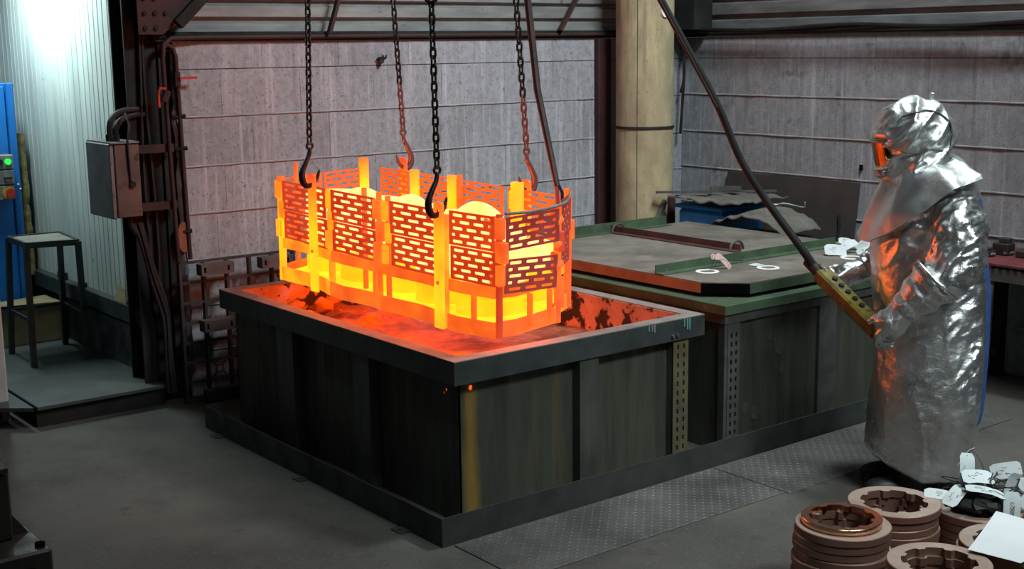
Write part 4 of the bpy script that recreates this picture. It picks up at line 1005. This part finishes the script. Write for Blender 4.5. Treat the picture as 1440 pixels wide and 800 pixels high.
for k in range(12):
    P = [at(random.uniform(-.13, .2), random.uniform(-.1, .08), .255+random.uniform(0, .13)) for _ in range(4)]
    mb = MB(); mb.limb(P, [.0022]*4, 5); mb.build('wire', 'ink', t, smooth=True)
mb = MB(); mb.ball(at(0, -.02, .285), (.115, .10, .045))
for v in mb.bm.verts: v.co += V((noise.noise(v.co*30), noise.noise(v.co*30+V((5, 0, 0))), noise.noise(v.co*30+V((0, 5, 0)))))*.025
mb.build('wire_core', 'rubber', t, smooth=False)
tag(MB().box((1.56, -1.66, .0), (1.72, -1.52, .21), .01).build('carton_piece', 'cardboard'), 'small brown carton showing at the right edge beside the ring stacks', 'box')

# on the lid: white washers and tags
WM = ring_mesh(.062, .040, .005, 1, 0, 48).mesh('white_washer', True)
for (x, y, lab) in ((2.08, .525, 'white washer with a pink tag wired to it on the dusty lid'), (2.40, .39, 'white washer lying alone in the middle of the lid front'), (2.985, .30, 'white washer near the papers by the worker on the lid')):
    o = tag(link('white_washer', WM, 'white_ring', loc=(x, y, .8255)), lab, 'washer', 'white washers on the lid')
tag_piece((2.215, .535, .865), (.62, -.42, -.75), (.4, .3, .9), .105, .034, 'dusky pink folded tag standing on the lid beside a washer', bend=.006, scribble=False, m='paper_pink', wire_to=(2.11, .53, .834))
tag_piece((2.17, .545, .892), (-.6, .3, .1), (.2, .3, .9), .06, .03, 'short pale pink tag end folded over at the top of the pink tag', bend=.004, scribble=False, m='paper_pink', wire_to=(2.11, .53, .834))
tag_piece((2.425, .49, .829), (1, .1, 0), (0, 1, 0), .075, .06, 'small white tag lying flat on the lid behind the lone washer', bend=.002, scribble=False, wire_to=(2.40, .58, .83))
for (x, y, z, u, v, ln, wd, lab) in ((3.0, .42, .850, (.85, -.6, -.12), (.3, .4, .5), .125, .075, 'pale greenish tag with scribbled writing at the left of the lid papers'),
                                    (3.11, .43, .858, (.7, -.4, .45), (.3, .5, .4), .13, .06, 'curled grey-green tag in the middle of the lid papers'),
                                    (3.21, .50, .865, (.8, -.6, -.3), (.3, .6, .6), .11, .05, 'crumpled white tag at the back of the lid papers'),
                                    (3.26, .40, .872, (.7, -.4, .5), (.2, .6, .6), .14, .06, 'white tag with dense writing at the right of the lid papers'),
                                    (3.15, .33, .845, (.8, -.6, .2), (.3, .4, .4), .10, .04, 'narrow white tag in front of the lid papers by the sleeve')):
    tag_piece((x, y, z), u, v, ln, wd, lab, bend=.012)
mb = MB(); mb.limb([(2.30, .66, .832), (2.36, .60, .85), (2.42, .63, .835), (2.58, .60, .83)], [.0022]*4, 5); tag(mb.build('loose_wire', 'ink', smooth=True), 'thin bent wire lying on the lid behind the lone washer', 'wire')

# ================================================================== BACKGROUND RIGHT
t = thing('leaning_board', 'large dark brown board leaning against the right wall', 'board', (4.15, 1.95, 0))
mb = MB(); mb.plate([(2.34, .02), (1.15, .02), (1.20, 1.10), (2.36, 1.10)], [], .02, frame((4.02, 0, 0), (0, 1, 0), (.19, 0, 1))); mb.build('panel', 'board', t)
t = thing('blue_bin', 'blue plastic bin half covered by grey sheeting behind the lid', 'bin', (3.72, 1.95, 0))
mb = MB(); mb.box((3.50, 1.75, 0), (3.95, 2.16, .90), .03); mb.build('tub', 'blue_tub', t)
mb = MB(); mb.box((3.48, 1.73, .90), (3.97, 2.18, .925), .012); mb.build('rim', 'blue_tub', t)
def drape(name, lab, x0, x1, y0, y1, zf, m='tarp'):
    n = 26; mb = MB(); R = []
    for i in range(n+1):
        rw = []
        for j in range(n+1):
            x = x0+(x1-x0)*i/n; y = y0+(y1-y0)*j/n; q = V((x, y, zf(x, y))); rw.append(q)
        R.append(rw)
    mb.loft([r_+[q-V((0, 0, .008)) for q in r_[::-1]] for r_ in R]); return tag(mb.build(name, m, smooth=True, ang=70), lab, 'sheeting')
drape('crumpled_sheeting', 'crumpled grey sheeting lying on the rim of the blue bin', 3.45, 4.0, 1.60, 2.2, lambda x, y: .962+.018*noise.noise(V((x*9, y*9, 1)))+.02*ridge(V((x, y, 0)), (11, 5, 1)))
drape('draped_tarp', 'grey-brown tarp heaped in a fold at the rear edge of the lid', 3.43, 3.80, 1.16, 1.80, lambda x, y: .80+.15*max(0, math.sin(PI*max(0, min(1, (y-1.14)/.68))))**.8*(.6+.5*(x-3.4))+.02*ridge(V((x, y, 0)), (6, 9, 1)))
tag(MB().box((3.46, 1.18, .0), (3.80, 1.70, .775), .02).build('crate', 'board'), 'dark crate under the heaped tarp behind the lid', 'crate')
t = thing('scrap_frame', 'rusty leaning bars and a pale rail between pillar and bin', 'frame', (3.6, 2.3, 0))
mb = MB(); mb.beam((3.35, 2.26, .70), (3.52, 2.29, .93), .03, .03); mb.build('bar', 'slot_grey', t)
mb = MB(); mb.beam((3.58, 2.29, 0), (3.58, 2.29, .95), .05, .03); mb.build('bar', 'maroon', t)
mb = MB(); mb.beam((3.40, 2.26, 1.0), (4.05, 1.75, 1.0), .03, .014); mb.build('rail', 'slot_grey', t)
mb = MB(); mb.beam((3.70, 2.03, 1.02), (3.86, 1.90, 1.02), .04, .03); mb.build('block', 'slot_grey', t)
t = thing('leaning_rod', 'thin dark bent rod standing at the right edge of the brown board', 'rod', (4.15, 1.28, 0))
mb = MB(); mb.limb([(4.12, 1.33, .0), (4.14, 1.32, .6), (4.16, 1.30, .75), (4.17, 1.31, .86)], [.01]*4, 6); mb.build('rod', 'beam', t, smooth=True)
for (y, z) in ((1.40, 1.17), (1.26, 1.18)):
    pass
tag(MB().tube([(4.243, 1.20, 1.165), (4.243, 1.20, 1.20)], .012, 6).build('wall_plug', 'black_hole'), 'small dark plug in the right wall above the board end', 'plug')
# bench at right edge
t = thing('work_bench', 'steel bench with a dull red top behind the worker', 'bench', (3.95, -.1, 0))
mb = MB(); mb.box((3.62, -1.2, .765), (4.22, .16, .785), .004); mb.build('bench_top', 'red_top', t)
mb = MB(); mb.box((3.62, -1.2, .685), (3.66, .16, .755)); mb.build('front_rail', 'slot_grey', t)
mb = MB(); mb.box((3.62, .12, .685), (4.22, .16, .755)); mb.build('end_rail', 'slot_grey', t)
for x, y in ((3.64, .1), (4.17, .1), (3.64, -1.15), (4.17, -1.15)):
    mb = MB(); mb.box((x-.03, y-.03, 0), (x+.03, y+.03, .685)); mb.build('leg', 'beam', t)
mb = MB(); mb.box((3.64, .085, .14), (4.17, .115, .17)); mb.build('stretcher', 'slot_grey', t)
for k_ in range(12):
    mb = MB(); mb.box((3.613, .128-k_*.045, .757), (3.622, .15-k_*.045, .770)); mb.build('edge_tooth', 'black_hole', t)
for k, (x, y, sx, sy, h, lab) in enumerate(((3.80, .03, .10, .16, .05, 'flat black tool case on the red bench top'), (3.92, -.05, .08, .10, .10, 'small dark block vise standing on the bench'), (3.95, -.22, .16, .14, .06, 'low dark metal box at the right edge of the bench'))):
    t2 = thing('bench_tool', lab, 'tool', (x, y, .785))
    mb = MB(); mb.box((x-sx/2, y-sy/2, .785), (x+sx/2, y+sy/2, .785+h*.7), .006); mb.build('body', 'machine', t2)
    mb = MB(); mb.box((x-sx*.3, y-sy*.42, .785+h*.7), (x+sx*.3, y+sy*.2, .785+h), .005); mb.build('jaw', 'plastic', t2)
    mb = MB(); mb.tube([(x-sx*.6, y-sy*.3, .80), (x+sx*.2, y-sy*.55, .80)], .009, 8); mb.build('handle', 'wire', t2, smooth=True)

# tread plates with raised lozenges
def tread(x0, x1, y0, y1, lab):
    t = thing('tread_plate', lab, 'floor plate', ((x0+x1)/2, (y0+y1)/2, 0), group='tread plates along the curb')
    mb = MB(); mb.box((x0, y0, 0), (x1, y1, .005), .001); mb.build('plate', 'tread', t)
    mb = MB(); p_ = .026; i = 0; x = x0+.012
    while x < x1-.01:
        j = 0; y = y0+.012
        while y < y1-.01:
            a = PI/4 if (i+j) % 2 else -PI/4; c, s_ = math.cos(a), math.sin(a); q = []
            for (du, dv, h) in ((-.0115, 0, 0), (0, -.0035, 0), (.0115, 0, 0), (0, .0035, 0), (-.004, 0, .0018), (.004, 0, .0018)):
                q.append(mb.bm.verts.new((x+du*c-dv*s_, y+du*s_+dv*c, .005+h)))
            for f in ((0, 1, 5, 4), (1, 2, 5), (2, 3, 5), (3, 0, 4, 5)): mb.bm.faces.new([q[k] for k in f])
            y += p_; j += 1
        x += p_; i += 1
    o = mb.build('raised_lozenges', 'tread', t); o['kind'] = 'stuff'
tread(.05, 1.565, -.455, -.012, 'grey diamond tread plate on the floor along the open tank curb')
tread(1.572, 3.4, -.475, -.012, 'grey diamond tread plate on the floor running behind the worker')

# ================================================================== LEFT SIDE
# upright plastic pallet against the wall
def pallet(lab, x0, x1, z0, z1, y, m='plastic'):
    t = thing('plastic_pallet', lab, 'pallet', ((x0+x1)/2, y, z0), group='plastic pallets on edge')
    nx, nz_ = 8, 7
    for i in range(nx+1):
        mb = MB(); x = x0+(x1-x0)*i/nx; mb.box((x-.008, y, z0), (x+.008, y+.035, z1)); mb.build('rib', m, t)
    for k in range(nz_+1):
        mb = MB(); z = z0+(z1-z0)*k/nz_; mb.box((x0, y+.004, z-.007), (x1, y+.03, z+.007)); mb.build('cross_rib', m, t)
    for fx in (.17, .5, .83):
        for fz in (.0, .5, .90):
            xc = x0+(x1-x0)*fx; zc = z0+(z1-z0)*fz+.04; hx = .10; hz = .032
            mb = MB(); mb.plate(rect(-hx, -hz, hx, hz), [rect(-hx*.85, -hz*.5, -hx*.72, hz*.5), rect(hx*.6, -hz*.5, hx*.72, hz*.5)] if fz > .4 else [], .07, frame((xc, y, zc), (1, 0, 0), (0, 0, 1)))
            mb.build('foot_block', 'plastic_grey', t)
    # star webs between ribs
    for (i, k) in ((2, 3), (4, 5), (1, 1), (3, 2), (5, 4), (6, 3)):
        xc = x0+(x1-x0)*(i+.5)/nx; zc = z0+(z1-z0)*(k+.5)/nz_
        mb = MB(); mb.tube([(xc+.022*math.cos(a*PI/5), y+.02, zc+.022*math.sin(a*PI/5)) for a in range(10)], .004, 4, closed=True)
        for a in range(4): mb.beam((xc+.022*math.cos(a*PI/2+.78), y+.02, zc+.022*math.sin(a*PI/2+.78)), (xc+.055*math.cos(a*PI/2+.78), y+.02, zc+.055*math.sin(a*PI/2+.78)), .006, .008)
        mb.build('star_web', m, t)
pallet('black plastic pallet standing on edge between the tank and the block wall', .13, 1.28, .0, .815, 2.72)
# patch of orange stained plaster near the column
pts = [(.205+.04*math.cos(k*PI/6)*(1+.3*noise.noise(V((k, 0, 2)))), .95+.09*math.sin(k*PI/6)) for k in range(12)]
mb = MB(); mb.plate(pts, [], .008, frame((0, 2.822, 0), (1, 0, 0), (0, 0, 1))); tag(mb.build('stained_plaster', 'orange_stain'), 'orange stained plaster patch at the foot of the ragged wall edge', 'plaster')
# stool
t = thing('stool', 'tall dark green steel stool standing on the alcove platform', 'stool', (-.24, 3.92, .12))
tops_ = [(-.375, 4.14), (-.385, 3.77), (-.095, 3.70), (-.06, 4.13)]; feet = [(-.405, 4.16), (-.415, 3.70), (-.085, 3.70), (-.05, 4.20)]
mb = MB(); mb.plate(tops_, [], .008, Matrix.Translation((0, 0, .858))); mb.build('seat', 'stool_top', t)
for i in range(4):
    a, c = V((*tops_[i], .855)), V((*tops_[(i+1) % 4], .855)); mb = MB(); mb.beam(a, c, .018, .036); mb.build('seat_rail', 'stool', t)
    mb = MB(); mb.beam(V((*tops_[i], .86)), V((*feet[i], .12)), .032, .032, (0, 1, 0)); mb.build('leg', 'stool', t)
    if i != 1:
        a = V((*tops_[i], .86)).lerp(V((*feet[i], .12)), .62); c = V((*tops_[(i+1) % 4], .86)).lerp(V((*feet[(i+1) % 4], .12)), .62); mb = MB(); mb.beam(a, c, .012, .02); mb.build('stretcher', 'stool', t)
# cardboard box
t = thing('cardboard_box', 'crumpled brown cardboard box under the stool in the alcove', 'box', (-.18, 4.62, .12))
mb = MB(); mb.box((-.42, 4.36, .12), (.0, 4.66, .37), .006); mb.build('carton', 'cardboard', t)
mb = MB(); mb.plate([(-.43, 4.34), (.01, 4.35), (-.0, 4.48), (-.42, 4.50)], [], .004, Matrix.Translation((0, 0, .375)) @ Matrix.Rotation(.04, 4, 'Y')); mb.build('flap', 'cardboard', t)
mb = MB(); mb.plate([(-.42, 4.52), (.0, 4.51), (.01, 4.67), (-.43, 4.66)], [], .004, Matrix.Translation((0, 0, .373)) @ Matrix.Rotation(-.03, 4, 'Y')); mb.build('flap', 'cardboard', t)
# blue cabinet with control box
t = thing('blue_cabinet', 'bright blue steel cabinet at the left edge of the alcove', 'cabinet', (-.4, 5.0, .12))
mb = MB(); mb.box((-.75, 4.76, .12), (-.085, 5.35, 1.80), .006); mb.build('body', 'blue_paint', t)
mb = MB(); mb.box((-.75, 4.735, .16), (-.145, 4.758, 1.78), .005); mb.build('door', 'blue_paint', t)
mb = MB(); mb.box((-.135, 4.735, .14), (-.085, 4.758, 1.80), .006); mb.build('door_post', 'blue_paint', t)
for z in (1.13, 1.10):
    mb = MB(); mb.ball((-.105+(.0 if z > 1.12 else .014), 4.733, z), .007, 8, 6); mb.build('rivet', 'white_ring', t)
t = thing('control_box', 'grey control box with green lamp, switch and red stop button on the blue cabinet', 'control box', (-.24, 4.69, 1.04))
for k, z in enumerate((1.245, 1.145, 1.045)):
    mb = MB(); mb.box((-.34, 4.62, z), (-.155-.004*k, 4.73, z+.094), .005); mb.build('module', 'grey_paint', t)
mb = MB(); mb.tube([(-.195, 4.62, 1.295), (-.195, 4.607, 1.295)], .02, 14); mb.build('green_lamp', 'green_light', t)
mb = MB(); mb.tube([(-.245, 4.62, 1.295), (-.245, 4.607, 1.295)], .018, 14); mb.build('black_button', 'rubber', t)
mb = MB(); mb.tube([(-.205, 4.62, 1.19), (-.205, 4.608, 1.19)], .024, 14); mb.build('switch_collar', 'wire', t)
mb = MB(); mb.box((-.232, 4.596, 1.182), (-.178, 4.608, 1.199), .003); mb.build('switch_lever', 'rubber', t)
mb = MB(); mb.tube([(-.205, 4.62, 1.092), (-.205, 4.612, 1.092)], .042, 18); mb.build('stop_plate', 'bumper', t)
mb = MB(); mb.tube([(-.2, 4.612, 1.092), (-.2, 4.585, 1.092)], [.026, .03], 16); mb.build('stop_button', 'red_button', t)
# insulation strip beside the cabinet
P = [(-.035+.02*noise.noise(V((0, 0, z*4))), 4.85, z) for z in [.5+.06*k for k in range(17)]]
mb = MB(); mb.tube(P, [.035+.014*noise.noise(V((2, 1, q[2]*17))) for q in P], 9); tag(mb.build('insulation_strip', 'insulation', smooth=False), 'yellow fibrous insulation strip hanging between cabinet and ribbed wall', 'insulation')
# bits on the ledge
t = thing('ledge_plate', 'small pale plate leaning on the ledge of the ribbed wall', 'plate', (.02, 3.35, .525))
mb = MB(); mb.plate([(0, 0), (.20, .0), (.14, .085), (.03, .10)], [], .004, frame((.0, 3.42, .526), (.0, -1, 0), (.25, 0, 1))); mb.build('plate', 'cardboard', t)
for k, (y, s_, lab) in enumerate(((4.35, .05, 'dark lump lying on the ledge behind the stool'), (3.98, .03, 'small bolt box on the ledge near the stool leg'), (3.2, .025, 'small dark nut on the ledge beside the column'))):
    mb = MB(); mb.box((-.005, y-s_, .525), (.035, y+s_, .525+s_), .006); mb.tube([(.015, y-s_*1.3, .535), (.015, y+s_*1.3, .535)], .008, 6); tag(mb.build('ledge_item', 'machine'), lab, 'part')

# machine foot at the lower left
t = thing('machine_foot', 'dark steel machine base at the lower left corner', 'machine', (-1.6, .8, 0))
mb = MB(); mb.box((-2.1, .62, 0), (-1.355, 1.35, .16), .01); mb.build('base_slab', 'machine', t)
mb = MB(); mb.box((-2.1, .80, .16), (-1.44, 1.2, .43), .008); mb.build('housing', 'machine', t)
mb = MB(); mb.box((-2.1, .78, .43), (-1.445, 1.22, .455), .004); mb.build('cover', 'machine', t)
mb = MB(); mb.plate([(0, 0), (.07, 0), (0, .10)], [], .012, frame((-1.44, .86, .16), (1, 0, 0), (0, 0, 1))); mb.build('web_gusset', 'machine', t)
mb = MB(); mb.tube([(-1.385, .67, .16), (-1.385, .67, .175)], .02, 6); mb.build('bolt', 'black_hole', t)
mb = MB(); mb.tube([(-1.44, .615, .08), (-1.44, .60, .08)], .025, 12); mb.build('bolt', 'black_hole', t)
